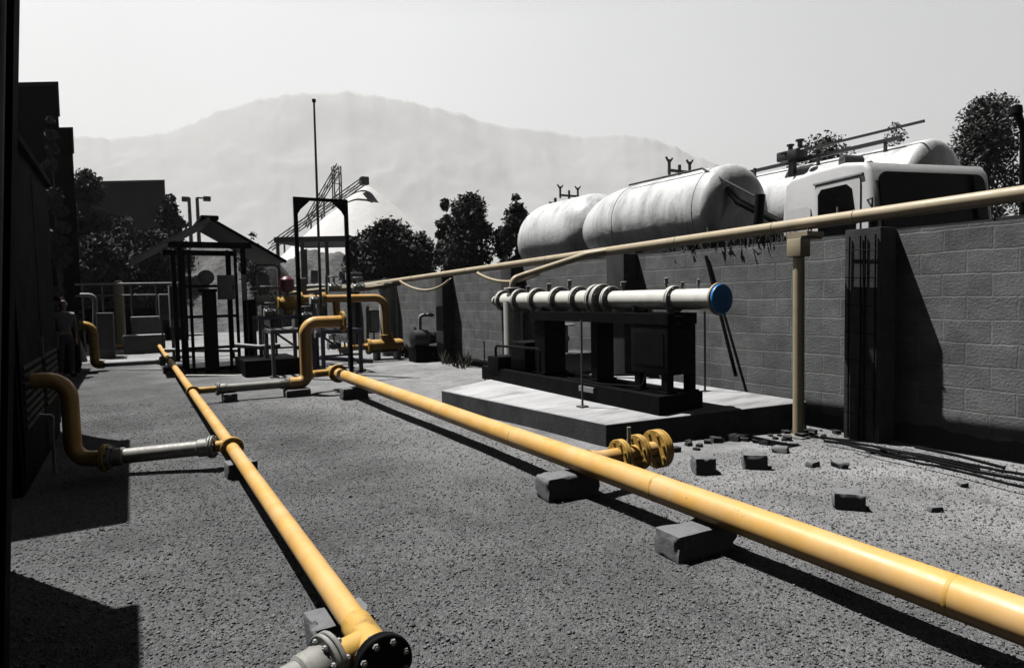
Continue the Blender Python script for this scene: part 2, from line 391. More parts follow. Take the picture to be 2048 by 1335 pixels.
# ------------------------------------------------------------------ light
SUND = V((.225, -.37, -1.0)).normalized()
sl = bpy.data.lights.new('sun', 'SUN'); sl.energy = 5.0; sl.angle = R(.5); sl.color = (1, .985, .955)
so = bpy.data.objects.new('sun', sl); COL.objects.link(so); so.rotation_mode = 'QUATERNION'; so.rotation_quaternion = SUND.to_track_quat('-Z', 'Y')
w = bpy.data.worlds.new('World'); S.world = w; w.use_nodes = True; t = w.node_tree
sk = t.nodes.new('ShaderNodeTexSky'); sk.sky_type = 'NISHITA'; sk.sun_disc = False
sk.sun_elevation = math.asin(-SUND.z); sk.sun_rotation = math.atan2(-SUND.x, -SUND.y)
sk.air_density = 1.0; sk.dust_density = 4.0; sk.ozone_density = 1.0
hs = t.nodes.new('ShaderNodeHueSaturation'); hs.inputs['Saturation'].default_value = .10
t.links.new(sk.outputs[0], hs.inputs['Color'])
# sky shaped by hand: bright low ahead, dimmed overhead and behind to deepen shade
wc = N(t, 'ShaderNodeTexCoord').outputs['Generated']; ws = N(t, 'ShaderNodeSeparateXYZ'); t.links.new(wc, ws.inputs[0])
band = ramp(t, ws.outputs[2], .38, .66, (1, 1, 1), (.06, .06, .06))
dp = N(t, 'ShaderNodeVectorMath', operation='DOT_PRODUCT'); t.links.new(wc, dp.inputs[0]); dp.inputs[1].default_value = (.12, .99, 0)
side = ramp(t, dp.outputs['Value'], -.12, .42, (.2, .2, .2), (1, 1, 1))
cl = ramp(t, noise_n(t, wc, 1.6, 3), .3, .75, (.94, .94, .94), (1.03, 1.03, 1.03))
west = ramp(t, ws.outputs[0], -.25, .35, (.80, .80, .80), (1, 1, 1))
sc_ = mixc(t, 1.0, mixc(t, 1.0, mixc(t, 1.0, mixc(t, 1.0, hs.outputs[0], band, 'MULTIPLY'), side, 'MULTIPLY'), west, 'MULTIPLY'), cl, 'MULTIPLY')
t.links.new(sc_, t.nodes['Background'].inputs[0])
t.nodes['Background'].inputs[1].default_value = .122
S.view_settings.view_transform = 'Standard'; S.view_settings.look = 'None'; S.view_settings.gamma = 1; S.view_settings.exposure = .42
S.cycles.use_denoising = True; S.cycles.volume_bounces = 1; S.cycles.max_bounces = 6; S.cycles.diffuse_bounces = 0
S.cycles.sample_clamp_indirect = 6

# ------------------------------------------------------------------ block wall with buttresses along the right side
WX = 6.46; WH = 2.06
wall = thing('block_wall', 'grey concrete block wall with thick dark buttresses along the right side of the yard', 'wall', (WX, 10, 0))
mb = MB(); mb.box((WX, -4, -.1), (WX+.2, 25, WH)); mb.build('masonry', WALLM, wall)
mb = MB()
y = -4
while y < 25:                                          # uneven coping of mortar on top of the last course
    l = random.uniform(.5, 1.3); mb.box((WX+.012, y, WH-.002), (WX+.188, min(25, y+l-.02), WH+random.uniform(.012, .035))); y += l
mb.build('coping', PLAST, wall)
for k, (yy, ww) in enumerate(((3.60, .36), (7.35, .40), (10.6, .40), (13.75, .40), (17.5, .40), (21.0, .40))):
    mb = MB(); mb.box((WX-.27, yy, -.1), (WX-.002, yy+ww, WH+.03), bev=.012)
    mb.build('buttress', PLAST, wall)
    if k == 0:                                           # open formwork: bars of the unfinished buttress
        r_ = MB()
        for q in (.04, .14, .19, .30): r_.tube([(WX-.285, yy+q, .02), (WX-.285, yy+q+random.uniform(-.012, .012), 1.1), (WX-.285, yy+q, 2.02)], .008, 8)
        for z in np.arange(.25, 2.0, .27): r_.tube([(WX-.296, yy+.02, z), (WX-.296, yy+.33, z+.02)], .005, 6)
        r_.build('reinforcing_cage', BLACK, wall)
# dark lean-to bar
a = AX(1412, 512, WX-.03); b = AX(1472, 752, WX-.10)
o = MB().tube([b, a], .022, 10).build('leaning_bar', BLACK, org=b); tag(o, 'thin dark bar leaning on the block wall behind the blue capped pipe', 'bar')

# weeds on the wall top
def weeds(name, pts, n, h, m, org, lean=.4):
    vs = []; fs = []
    for _ in range(n):
        p = V(random.choice(pts)) + V((random.uniform(-.1, .1), random.uniform(-.16, .16), 0)); hh = h*random.uniform(.4, 1)
        d = V((random.uniform(-lean, lean), random.uniform(-lean, lean), 1)).normalized()*hh; w_ = V((random.uniform(-1, 1), random.uniform(-1, 1), 0)).normalized()*random.uniform(.008, .02)
        b_ = len(vs); vs += [p-w_, p+w_, p+d*.6+w_*.8, p+d]; fs += [(b_, b_+1, b_+2, b_+3)]
    mb = MB(); mb.v = vs; mb.f = fs
    return mb.build(name, m, org=org)
pts = [(WX+.1+random.uniform(-.06, .06), yy, WH) for yy in np.arange(4.9, 6.6, .06)]
o = weeds('dry_weeds', pts, 420, .17, LEAF, (WX+.1, 5.7, WH)); tag(o, 'dark ragged weeds growing on top of the block wall by the truck cab', 'weeds')
pts = [(WX-.1, yy, 0) for yy in np.arange(12.4, 17, .25)]
pts = [V(p)+V((random.uniform(-.35, .1), 0, 0)) for p in pts]
o = weeds('dry_weeds', pts, 380, .42, DRY, (WX-.2, 14, 0), .6); tag(o, 'scruffy dry weeds along the foot of the wall past the pump skid', 'weeds')

# ------------------------------------------------------------------ concrete plinth with metering skid
def plinth():
    t_ = [(3.98, 5.02), (6.22, 4.40), (6.35, 9.3), (3.62, 8.15)]; zt = [.215, .30, .30, .225]
    top = [V((x, y, z)) for (x, y), z in zip(t_, zt)]; bot = [V((x, y, -.08)) for x, y in t_]
    mb = MB()
    cen = sum(top, V())/4; po_ = thing('concrete_plinth', 'low concrete plinth with shade-darkened sides under the white capped pipe run', 'plinth', (5, 6.5, 0))
    mb.add(bot+top, [(3, 2, 1, 0), (4, 5, 6, 7)] + [(k, (k+1) % 4, 4+(k+1) % 4, 4+k) for k in range(4)])
    mb.build('footing', SLABSHADE, po_, ang=60)  # sides painted dark for their shade; the pale top is an added layer
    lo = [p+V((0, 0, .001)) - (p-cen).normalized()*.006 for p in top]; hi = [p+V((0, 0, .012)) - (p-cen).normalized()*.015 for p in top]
    mb = MB(); mb.add(lo+hi, [(3, 2, 1, 0), (4, 5, 6, 7)] + [(k, (k+1) % 4, 4+(k+1) % 4, 4+k) for k in range(4)]); mb.build('pale_top_layer', CONC, po_, ang=60)
plinth()
def padz(x, y): return .215 + max(0, min(1, (x-3.9)/2.0))*.085

SX = 5.08
sk_ = thing('metering_skid', 'black steel skid frame with legs and box carrying the white flanged pipe', 'skid', (4.95, 6.9, .27))
def skid():
    z0 = .275
    b1 = MB()
    for x in (4.66, 5.16): b1.box((x-.06, 5.072, z0-.02), (x+.06, 8.698, z0+.17))
    b1.box((4.60, 4.93, z0-.025), (5.22, 5.07, z0+.172)); b1.box((4.60, 8.70, z0-.025), (5.22, 8.82, z0+.172)); b1.box((4.722, 6.3, z0), (5.098, 6.44, z0+.16)); b1.box((4.722, 7.4, z0), (5.098, 7.54, z0+.16))
    b1.build('base_frame', BLACK, sk_)
    d1 = MB(); d1.box((4.725, 6.45, z0+.10), (5.095, 7.39, z0+.125)); d1.box((4.725, 7.55, z0+.10), (5.095, 8.69, z0+.125)); d1.build('deck_plate', BLACK, sk_)
    for xa, xb, ya, yb in ((4.78, 4.87, 5.0, 5.09), (5.08, 5.17, 4.98, 5.07), (4.78, 4.87, 5.42, 5.51), (4.88, 5.14, 6.31, 6.43), (4.80, 5.14, 7.35, 7.60)):
        mb = MB(); mb.box((xa, ya, z0+.165), (xb, yb, 1.17)); mb.box((xa-.03, ya-.02, z0+.174), (xb+.03, yb+.03, z0+.192)); mb.build('leg', BLACK, sk_)
    b2 = MB()
    for x in (4.80, 5.12): b2.box((x-.05, 4.96, 1.172), (x+.05, 7.64, 1.29))
    for yy in (5.0, 6.37, 7.45): b2.box((4.852, yy-.045, 1.18), (5.068, yy+.045, 1.262))
    b2.build('top_frame', BLACK, sk_)
    b3 = MB(); b3.box((4.76, 4.97, .64), (5.15, 5.55, 1.168), bev=.02); b3.box((4.80, 4.955, .70), (5.11, 4.972, 1.11)); b3.build('control_box', BLACK, sk_)
    b3 = MB(); b3.box((4.752, 5.03, .74), (4.764, 5.49, 1.08)); b3.build('box_lid', BLACK, sk_)
    b4 = MB(); b4.box((4.68, 7.68, .40), (5.06, 8.08, .86), bev=.03); b4.box((4.58, 8.26, .40), (5.0, 8.60, .62), bev=.02); b4.build('pump_housing', BLACK, sk_)
    for pts, r_ in (([(4.62, 8.4, .62), (4.62, 8.4, .78), (4.62, 7.2, .80), (4.62, 7.2, .50)], .018), ([(4.76, 5.3, .64), (4.70, 5.3, .5), (4.64, 5.9, .47), (4.64, 6.6, .47)], .012), ([(5.1, 5.5, .7), (5.1, 5.8, .55), (5.1, 6.3, .5)], .012)):
        h = MB(); h.tube(fillet(pts, .06, 5), r_, 10); h.build('skid_piping', GALV if r_ > .02 else BLACK, sk_)
    h = MB(); h.box((4.575, 6.0, .36), (4.599, 6.28, .42)); h.build('rating_plate', PALEG, sk_)
    for yy in (5.75, 6.68, 7.7):
        sd = MB(); sd.box((SX-.14, yy-.04, 1.262), (SX+.10, yy+.04, 1.30)); sd.tube([(SX-.10, yy, 1.29), (SX-.075, yy, 1.36)], .018, 8); sd.tube([(SX+.10, yy, 1.29), (SX+.08, yy, 1.36)], .018, 8); sd.build('saddle', BLACK, sk_)
skid()
mr_ = thing('white_pipe_run', 'white flanged metering pipe on the black skid, ending in a bright blue cap', 'pipe', (SX, 7, 1.43))
def meter_run():
    Z = 1.43; r = .110
    mb = MB(); mb.tube([(SX, 4.56, Z), (SX, 6.38, Z)], r, 32); mb.build('straight_pipe', OFFW, mr_)
    mb = MB(); mb.lathe((SX, 6.36, Z), (0, 1, 0), [(0, r), (.10, r+.004), (.20, .128), (1.5, .128), (1.6, .122), (2.6, .122)], 32); mb.build('meter_tube', OFFW, mr_)
    mb = MB(); mb.tube([(SX, 8.66, Z), (SX, 8.66, .42)], .145, 28); mb.build('drop_pipe', OFFW, mr_)
    mb = MB(); mb.lathe((SX, 8.95, Z), (0, 1, 0), [(0, .112), (.05, .11), (.09, .06), (.2, .05), (.21, .08), (.25, .08), (.27, .02)], 24); mb.tube([(SX, 9.1, Z+.04), (SX, 9.1, Z+.16)], .02, 8); mb.build('end_valve', OFFW, mr_)
    for yy, rr in ((5.2, .15), (6.27, .17), (6.44, .20), (6.55, .20), (6.92, .185), (7.38, .19), (7.93, .185), (8.42, .18), (8.92, .17)):
        flange_pair(mr_, (SX, yy, Z), (0, 1, 0), rr, OFFW, PALEG, 8, .026)
    f = MB(); flange(f, (SX, 4.575, Z), (0, 1, 0), .165, .026); fo = f.build('end_flange', CREAM, mr_)
    c = MB(); c.lathe((SX, 4.563, Z), (0, -1, 0), [(0, .15), (.012, .152), (.03, .148), (.036, .12), (.032, .02)], 32); c.build('blue_cap', BLUE, mr_)
    f = MB(); flange(f, (SX, 8.66, .44), (0, 0, 1), .21, .05); f.build('base_flange', OFFW, mr_)
    for yy, h, rr in ((6.05, .10, .03), (5.32, .12, .022), (7.15, .15, .03), (7.65, .12, .035), (4.85, .09, .018), (5.08, .07, .02), (8.2, .1, .03)):
        v = MB(); v.tube([(SX, yy, Z+r*.9), (SX, yy, Z+r+h)], rr*.6, 12); v.lathe((SX, yy, Z+r+h*.55), (0, 0, 1), [(0, rr), (h*.5, rr), (h*.55, rr*.5)], 12); v.tube([(SX-rr*1.4, yy, Z+r+h), (SX+rr*1.8, yy, Z+r+h*1.05)], rr*.22, 8)
        v.build('gauge_valve', PALEG, mr_)
    u = MB(); u.lathe((SX+.02, 7.85, Z-.10), (0, 0, -1), [(0, .08), (.02, .11), (.05, .11), (.06, .06), (.13, .06)], 20); u.lathe((SX, 6.2, Z-.08), (0, 0, -1), [(0, .05), (.07, .05), (.075, .03)], 16); u.build('drain_pot', OFFW, mr_)
meter_run()
for (px, py, zz, topy, lab) in ((1165, 812, .25, 640, 'thin grey rod standing on the plinth in front of the black skid'), (1410, 782, .30, 622, 'thin dark rod standing on the plinth right of the skid, under the capped end'), (970, 760, .0, 682, 'short dark stake standing in the gravel left of the white drop pipe')):
    p = G(px, py, zz); d = (p-CAM).dot(fw); q = V((p.x, p.y, p.z + (py-topy)*d/F))
    mb = MB(); mb.tube([p, q], .013, 10); 
    if zz: mb.box((p.x-.05, p.y-.05, p.z-.012), (p.x+.05, p.y+.05, p.z+.008))
    tag(mb.build('support_rod', DARK if topy != 640 else MIDG, org=p), lab, 'rod')
# small cabinet and valves behind skid (seen between legs)
q = thing('valve_assembly', 'grey valve with bracket on the wall side behind the skid legs', 'valve', (5.75, 8.2, .3))
mb = MB(); mb.box((5.5, 8.0, .28), (6.1, 8.5, .62), bev=.02); mb.build('valve_box', MIDG, q)
mb = MB(); mb.tube([(5.75, 8.2, .6), (5.75, 8.2, 1.05)], .03, 12); mb.lathe((5.75, 8.2, .8), (0, 0, 1), [(0, .05), (.08, .05)], 14); mb.build('stem', PALEG, q)
mb = MB(); mb.tube([V((5.75+.13*math.cos(a), 8.2+.13*math.sin(a), 1.05)) for a in np.linspace(0, 6.28, 25)], .012, 8); mb.bar((5.62, 8.2, 1.05), (5.88, 8.2, 1.05), .016); mb.build('handwheel', PALEG, q)

# ------------------------------------------------------------------ elevated cream pipe, its post and loops
EX = 5.97
ep = thing('elevated_pipe', 'long cream pipe carried overhead along the block wall', 'pipe', (EX, 8, 2.15))
def elev():
    def ez(y): return 2.25 - .0175*y
    mb = MB(); ys = np.arange(-1.2, 21.1, .5)
    mb.tube([(EX, y, ez(y)) for y in ys], .063, 28); mb.build('pipe_barrel', CREAM, ep)
    for y in (3.72, 4.62, 6.05, 9.0, 12.0, 15.0):
        b = MB(); b.lathe((EX, y-.007, ez(y)), (0, 1, -.0175), [(0, .0645), (.004, .068), (.010, .068), (.014, .0645)], 28); b.build('weld_seam', CREAM, ep)
    for y in (5.55, 3.9):
        b = MB(); b.tube([(EX, y, ez(y)+.05), (EX, y, ez(y)+.12)], .008, 8); b.build('vent_nipple', CREAM, ep)
    # branch falling to the skid
    pts = fillet([(EX, 7.4, ez(7.4)), (EX-.22, 7.65, ez(8)-.03), (SX+.25, 8.62, 1.84), (SX, 8.66, 1.76), (SX, 8.66, 1.5)], .12, 5)
    b = MB(); b.tube(pts, .05, 20); b.build('branch_pipe', CREAM, ep)
    f = MB(); flange(f, (SX, 8.66, 1.62), (0, 0, 1), .13, .03); f.build('branch_flange', OFFW, ep)
    # end turning across the yard
    pts = fillet([(EX, 21.0, ez(21)), (EX, 21.35, ez(21)), (3.2, 21.35, ez(21)-.02)], .25, 6); b = MB(); b.tube(pts, .057, 20); b.build('return_bend', CREAM, ep)
elev()
for (pa, pm, pb, lab) in (((800, 562), (850, 580), (898, 560), 'cream hose hanging in a sagging loop under the far overhead pipe'), ((955, 546), (1010, 563), (1075, 548), 'cream hose sagging under the overhead pipe nearest the white pipe run')):
    a, m_, b = [AX(px, py, EX-.09) for px, py in (pa, pm, pb)]
    pts = [a*((1-u)*(1-2*u)) + m_*(4*u*(1-u)) + b*(u*(2*u-1)) for u in np.linspace(0, 1, 24)]
    o = MB().tube(pts, .028, 14).build('sagging_hose', CREAM, org=m_); tag(o, lab, 'hose')
    for k in (0, 23): 
        c = pts[k]; h = MB(); h.tube([c+V((.09, 0, .055)), c+V((.02, 0, .02)), c], .012, 8); h.build('hose_hanger', CREAM, o)
po = thing('pipe_post', 'cream tubular post holding up the overhead pipe beside the plinth', 'post', (5.88, 4.25, 0))
mb = MB(); mb.tube([(5.88, 4.25, -.02), (5.885, 4.26, 1.93)], .056, 24); mb.build('post_tube', CREAM, po)
mb = MB(); mb.box((5.80, 4.18, 1.84), (5.96, 4.34, 2.02), bev=.01); mb.box((5.81, 4.18, 2.02), (6.15, 4.34, 2.045)); mb.tube([(5.92, 4.19, 2.03), (5.935, 4.19, 2.14)], .012, 8); mb.box((5.85, 4.14, 2.046), (6.12, 4.38, 2.09)); mb.build('bracket', CREAM, po)
mb = MB(); mb.box((5.75, 4.12, -.02), (6.01, 4.38, .015)); mb.build('base_plate', GALV, po)

# ------------------------------------------------------------------ main yellow pipe
MX = 2.88; MZ = .25
mp = thing('main_pipe', 'thick yellow pipe running diagonally across the gravel on concrete blocks', 'pipe', (MX, 5, MZ))
def main_pipe():
    r = .089
    zc = lambda y: float(np.interp(y, [-.6, 1.1, 2.4, 3.4, 5.2, 7, 10.6], [.203, .223, .237, .247, .255, .272, .298]))
    mb = MB(); mb.tube([(MX, -.6, .203), (MX, 1.1, .223), (MX, 2.4, .237), (MX, 3.4, .247), (MX, 5.2, .255), (MX, 7, .272), (MX, 10.6, .298)], r, 40); mb.build('pipe_barrel', YEL, mp)
    for y in (1.35, 3.1, 4.9, 6.6, 7.9, 9.3):
        b = MB(); b.lathe((MX, y-.007, zc(y)), (0, 1, 0), [(-.004, r-.0002), (.002, r+.0012), (.007, r+.0017), (.012, r+.0012), (.018, r-.0002)], 40); b.build('weld_seam', YELW, mp)
    flange_pair(mp, (MX, 10.62, .298), (0, 1, 0), .15, YELW, RUST, 8, .03)
    b = MB(); b.tube([(MX, 10.62, .298), (MX, 11.0, .30)], r, 28); b.lathe((MX, 11.0, .30), (0, 1, 0), [(0, .089), (.05, .085), (.08, .05), (.09, .01)], 28); b.tube(fillet([(MX, 10.86, .30), (MX-.35, 10.80, .30), (2.40, 10.66, .28)], .05, 3), .06, 20); b.build('end_piece', YELW, mp)
    # side branch with three flanges
    by = 3.9
    b = MB(); b.tube([(MX+.03, by, MZ), (3.60, by, MZ)], .062, 28); b.lathe((MX+.05, by, MZ), (1, 0, 0), [(0, .085), (.06, .07), (.10, .062)], 28); b.build('branch_pipe', YEL, mp)
    for x, rr in ((3.23, .125), (3.41, .14), (3.60, .155)):
        flange_pair(mp, (x, by, MZ), (1, 0, 0), rr, YELW, YELW, 8, .024)
    b = MB(); b.lathe((3.63, by, MZ), (1, 0, 0), [(0, .155), (.02, .155), (.026, .13), (.04, .07)], 28); b.build('blind_flange', YELW, mp)
    b = MB(); b.tube([(3.32, by, MZ+.05), (3.32, by, MZ+.21)], .016, 10); b.build('valve_stem', GALV, mp)
main_pipe()

# ------------------------------------------------------------------ left yellow header
LX = .72; LZ = .2
lh = thing('header_pipe', 'slimmer yellow header pipe running down the left, black flange on its near end', 'pipe', (LX, 6, LZ))
def header():
    r = .054
    mb = MB(); mb.tube([(LX, 2.36, LZ), (LX, 8, LZ), (LX-.02, 16, LZ+.01), (LX-.04, 23, LZ+.02)], r, 32); mb.build('pipe_barrel', YEL, lh)
    b = MB(); b.tube([(LX, 2.52, LZ), (LX, 2.22, LZ)], .062, 32); b.tube([(LX+.01, 2.36, LZ), (LX-.15, 2.33, LZ-.012)], .058, 28); b.build('end_tee', YELW, lh)
    f = MB(); flange(f, (LX, 2.225, LZ), (0, 1, 0), .098, .02); flange(f, (LX+.002, 2.195, LZ), (0, 1, 0), .104, .026); fo = f.build('blind_flange', BLACK, lh)
    bb = MB(); bolts(bb, (LX, 2.205, LZ), (0, 1, 0), .083, 8, .009, .085); bb.build('bolt_ring', GALV, fo)
    for y, rr in ((6.25, .098), (10.5, .095), (16.6, .10), (22.9, .10)):
        flange_pair(lh, (LX, y, LZ), (0, 1, 0), rr, YELW, RUST, 8, .02)
        b = MB(); b.tube([(LX, y+.14, LZ), (LX-.13, y+.14, LZ)] if y != 10.5 else [(LX, y+.16, LZ), (LX+.33, y+.16, LZ)], .05, 24); b.build('tee_branch', YELW if y > 7 else YEL, lh)
header()
# clamp collar
# hoses/grey spools from the left header
def spool(name, label, a, b, r, m, ends=(1, 1), fr=1.75, group=None, sag=0):
    a, b = V(a), V(b); d = (b-a).normalized(); t_ = thing(name, label, 'pipe', tuple((a+b)/2), group)
    mb = MB(); k = 14
    mb.tube([a+(b-a)*(i/k) + V((0, 0, -sag*math.sin(math.pi*i/k))) for i in range(k+1)], r, 26); mb.build('pipe_barrel', m, t_)
    for e, p, s_ in ((ends[0], a, 1), (ends[1], b, -1)):
        if e:
            c = MB(); c.lathe(p, d*s_, [(0, r*1.05), (.03, r*1.18), (.10, r*1.18), (.11, r*1.02)], 24); c.build('ferrule', GALV, t_)
            flange_pair(t_, p-d*s_*.012, d, r*fr, GALV, PALEG, 8, .018)
    return t_
spool('grey_pipe', 'grey metal pipe leaving the black flanged end of the header at the bottom edge', (-.35, 2.05, .105), (LX-.17, 2.325, LZ-.014), .068, GALV, (0, 1), 1.6)
spool('grey_pipe', 'grey metal pipe between the nearest yellow riser and the yellow header', (-.21, 6.72, .15), (LX-.16, 6.40, LZ), .068, GALV, (1, 1), 1.5)
spool('grey_pipe', 'far thin grey pipe linking the shaded yellow riser to the header', (-.62, 17.6, .14), (LX-.18, 16.74, .2), .066, PALEG, (0, 1))
spool('grey_pipe', 'grey pipe running right from the header to the middle yellow riser', (1.08, 10.66, LZ), (2.06, 10.62, .2), .066, GALV, (1, 1), 1.5)

# yellow risers
def riser(label, pts, r, rad, m, name='yellow_riser', flanges=()):
    P_ = fillet(pts, rad, 9); t_ = thing(name, label, 'pipe', tuple(V(pts[0])))
    mb = MB(); mb.tube(P_, r, 28); mb.build('bent_pipe', m, t_)
    for p, d in flanges: flange_pair(t_, p, d, r*1.75, YELW, RUST, 8, .02)
    return t_
riser('nearest yellow riser bending up from the grey pipe into the black cabinet', [(-.24, 6.73, .15), (-.50, 6.84, .15), (-.505, 6.85, .86), (-1.1, 6.9, .86)], .069, .17, YEL, flanges=[((-.26, 6.735, .15), (1, -.4, 0))])
riser('shaded yellow riser farther back by the black equipment, in front of the cream bollard', [(-.6, 17.6, .14), (-.78, 17.65, .14), (-.78, 17.65, 1.05), (-1.2, 17.67, 1.05)], .095, .2, YELW)
riser('middle yellow riser shaped like an S at the far end of the thick pipe', [(2.10, 10.6, .2), (2.37, 10.6, .2), (2.37, 10.6, 1.15), (2.97, 10.62, 1.15)], .096, .19, YEL, flanges=[((2.98, 10.62, 1.15), (1, 0, 0))])
riser('low yellow pipe joining the far end of the header below the cream bollard', [(LX-.2, 23.05, .2), (-.55, 23.2, .2), (-.9, 23.2, .2)], .07, .1, YEL, 'yellow_stub')

# ------------------------------------------------------------------ concrete blocks
def cblock(label, x, y, L=.40, W=.19, Hh=.19, rot=0, z=-.015, group=None):
    import bmesh
    bm = bmesh.new(); bmesh.ops.create_cube(bm, size=1); bmesh.ops.subdivide_edges(bm, edges=bm.edges[:], cuts=11, use_grid_fill=True); bm.verts.index_update()
    c, s_ = math.cos(rot), math.sin(rot); vs = []
    for q in bm.verts:
        e = [.5-abs(k) for k in q.co]; near = sorted((e[0]*L, e[1]*W, e[2]*Hh)); p = V((q.co.x*L, q.co.y*W, (q.co.z+.5)*Hh))
        edge = max(0, 1-near[1]/.03); ch = max(0, noise.noise(p*13+V((x*5, y*5, 1)))+.15)*edge*.035 + edge*.004
        p -= V((q.co.x*L, q.co.y*W, q.co.z*Hh)).normalized()*ch
        p += noise.noise_vector(p*30+V((x, y, 1)))*.0022
        vs.append(V((p.x*c-p.y*s_+x, p.x*s_+p.y*c+y, p.z+z)))
    mb = MB(); mb.add(vs, [tuple(w.index for w in f.verts) for f in bm.faces]); bm.free()
    o = mb.build('concrete_block', BLOCK, org=(x, y, 0)); tag(o, label, 'block', group)
cblock('grey concrete block under the thick yellow pipe, just before its flanged branch', 2.79, 3.99, .46, .2, .178, -.05)
cblock('grey concrete block nearest the camera under the thick yellow pipe', 2.78, 2.68, .46, .2, .165, -.04)
cblock('grey concrete block hidden under the far part of the thick yellow pipe', 2.86, 9.7, .4, .2, .19, .03)
cblock('small concrete block under the near end of the yellow header pipe', .72, 2.78, .26, .2, .155, .05)
cblock('dark block under the header pipe beside the collar where the nearest grey pipe joins', .75, 5.98, .24, .2, .15, .1)
cblock('dark block under the header pipe near the shelter', .72, 15.8, .4, .3, .155, 0)
cblock('block under the grey pipe that runs to the middle riser', 1.22, 10.62, .2, .3, .15, 0)
cblock('block under the bend of the middle yellow riser', 2.2, 10.55, .38, .3, .13, 0)
cblock('block lying on gravel just right of the flanged branch, leftmost of three loose ones', 4.07, 3.84, .18, .17, .15, -.5)
cblock('middle of three loose blocks on the gravel, close in front of the plinth', 4.53, 3.70, .2, .16, .14, -.75)
cblock('loose block on the gravel at right, nearest the camera of the three loose ones', 4.22, 2.66, .2, .15, .125, -.85)
# little rubble pieces and rods at wall foot
for k, (px, py, s_) in enumerate(((1625, 933, .05), (1680, 934, .06), (1870, 1022, .04), (1925, 972, .045), (1560, 905, .07), (1740, 905, .05))):
    p = G(px, py); mb = MB(); mb.box((p.x-s_, p.y-s_*.7, -.01), (p.x+s_, p.y+s_*.7, s_*.9), rot=k*1.3, bev=s_*.3)
    for q in mb.v: q += noise.noise_vector(q*20)*s_*.35
    o = mb.build('rubble_piece', BLOCK, org=(p.x, p.y, 0))
    tag(o, 'small grey chunk of rubble on the gravel before the block wall', 'rubble', 'rubble chunks on the gravel by the wall')
rods = [((1640, 872), (2120, 962), .012, 'dark steel rod lying along the wall foot, farthest from the pipe'), ((1650, 880), (2120, 975), .014, 'dark steel rod lying second from the wall foot, among scattered rods'), ((1700, 893), (2120, 990), .011, 'dark steel rod on the gravel, nearest to the camera of the rods by the wall')]
for k, (a, b, r, lab) in enumerate(rods):
    a = G(*a, .03+.012*k); b = G(*b, .03+.012*k)
    n_ = 10; pts = [a+(b-a)*(i/n_)+V((random.uniform(-.015, .015), 0, random.uniform(-.008, .008))) for i in range(n_+1)]
    o = MB().tube(pts, r, 10).build('steel_rod', BLACK, org=a); tag(o, lab, 'rod')
for k, (a, b, r) in enumerate((((1830, 893), (2010, 935), .013), ((1760, 897), (1960, 938), .010))):
    a = G(*a, .07); b = G(*b, .045); o = MB().tube([a, (a+b)/2+V((0, 0, .01)), b], r, 10).build('steel_rod', BLACK, org=a)
    tag(o, ('short steel rod lying on top of the others by the wall, beyond the buttress' if k == 0 else 'short steel rod crossing the long ones in front of the buttress'), 'rod')
# shards of soil/rubble heap against plinth front
mb = MB()
for _ in range(38):
    x = random.uniform(4.15, 6.3); yy = 4.86-(x-4.1)*.27 - abs(random.gauss(0, .14)) ; s_ = random.uniform(.015, .055)
    i0 = len(mb.v); mb.box((x-s_, yy-s_, -.01), (x+s_, yy+s_, s_*1.1), rot=random.uniform(0, 3))
    for q in mb.v[i0:]: q += noise.noise_vector(q*30)*s_*.5
struct(mb.build('rubble', PLAST), 'stuff')

# ------------------------------------------------------------------ trucks beyond the wall
def bobtail_tank(parent, X, y0, y1, z, r, dome=.30, far=None):
    mb = MB(); k = 10; far = far or dome
    prof = [(y0 - dome*math.cos(math.pi/2*i/k), r*math.sin(math.pi/2*i/k)) for i in range(k+1)]
    prof += [(y0+(y1-y0)*i/8, r) for i in range(1, 9)] + [(y1 + far*math.sin(math.pi/2*i/k), r*math.cos(math.pi/2*i/k)) for i in range(1, k+1)]
    mb.lathe((X, 0, z), (0, 1, 0), prof, 48); return mb.build('tank_shell', TANKM, parent, ang=50)
def tank_top(parent, X, z, r, ys, s_=1):
    for y in ys:
        mb = MB(); zz = z+r
        mb.bar((X-.28*s_, y, zz+.10), (X+.28*s_, y, zz+.10), .05)
        for e in (-1, 1):
            mb.bar((X+e*.26*s_, y, zz+.02), (X+e*.26*s_, y, zz+.30*s_), .04)
            mb.bar((X+e*.26*s_, y, zz+.24*s_), (X+e*.34*s_, y, zz+.34*s_), .03); mb.bar((X+e*.26*s_, y, zz+.24*s_), (X+e*.18*s_, y, zz+.33*s_), .03)
        mb.tube([(X, y, zz-.03), (X, y, zz+.22*s_)], .03, 8); mb.build('hose_bracket', DARK, parent)
def chassis(parent, X, y0, y1, w_=.85):
    mb = MB()
    for e in (-.38, .38): mb.box((X+e-.05, y0, .85), (X+e+.05, y1, 1.08))
    for yy in np.linspace(y0+.2, y1-.2, 4): mb.box((X-.33, yy-.05, .88), (X+.33, yy+.05, 1.04))
    for yy in np.linspace(y0+1.0, y1-.8, 3): mb.box((X-.5, yy-.06, 1.082), (X+.5, yy+.06, 2.1))
    mb.build('chassis', BLACK, parent)
def wheels(parent, X, ys, w_=.9):
    for y in ys:
        for e in (-1, 1):
            mb = MB(); mb.lathe((X+e*w_-.14, y, .48), (1, 0, 0), [(0, .30), (.02, .46), (.06, .49), (.22, .49), (.26, .46), (.28, .30)], 28); wh = mb.build('wheel', RUBBER, parent)
            rm = MB(); rm.lathe((X+e*w_+e*.13, y, .48), (e, 0, 0), [(0, .28), (.015, .28), (.02, .2), (-.03, .12)], 20); rm.build('rim', PALEG, wh)
t1 = thing('tank_truck', 'white gas tank truck with dark windscreen parked just behind the block wall', 'truck', (9.0, 7.5, 0))
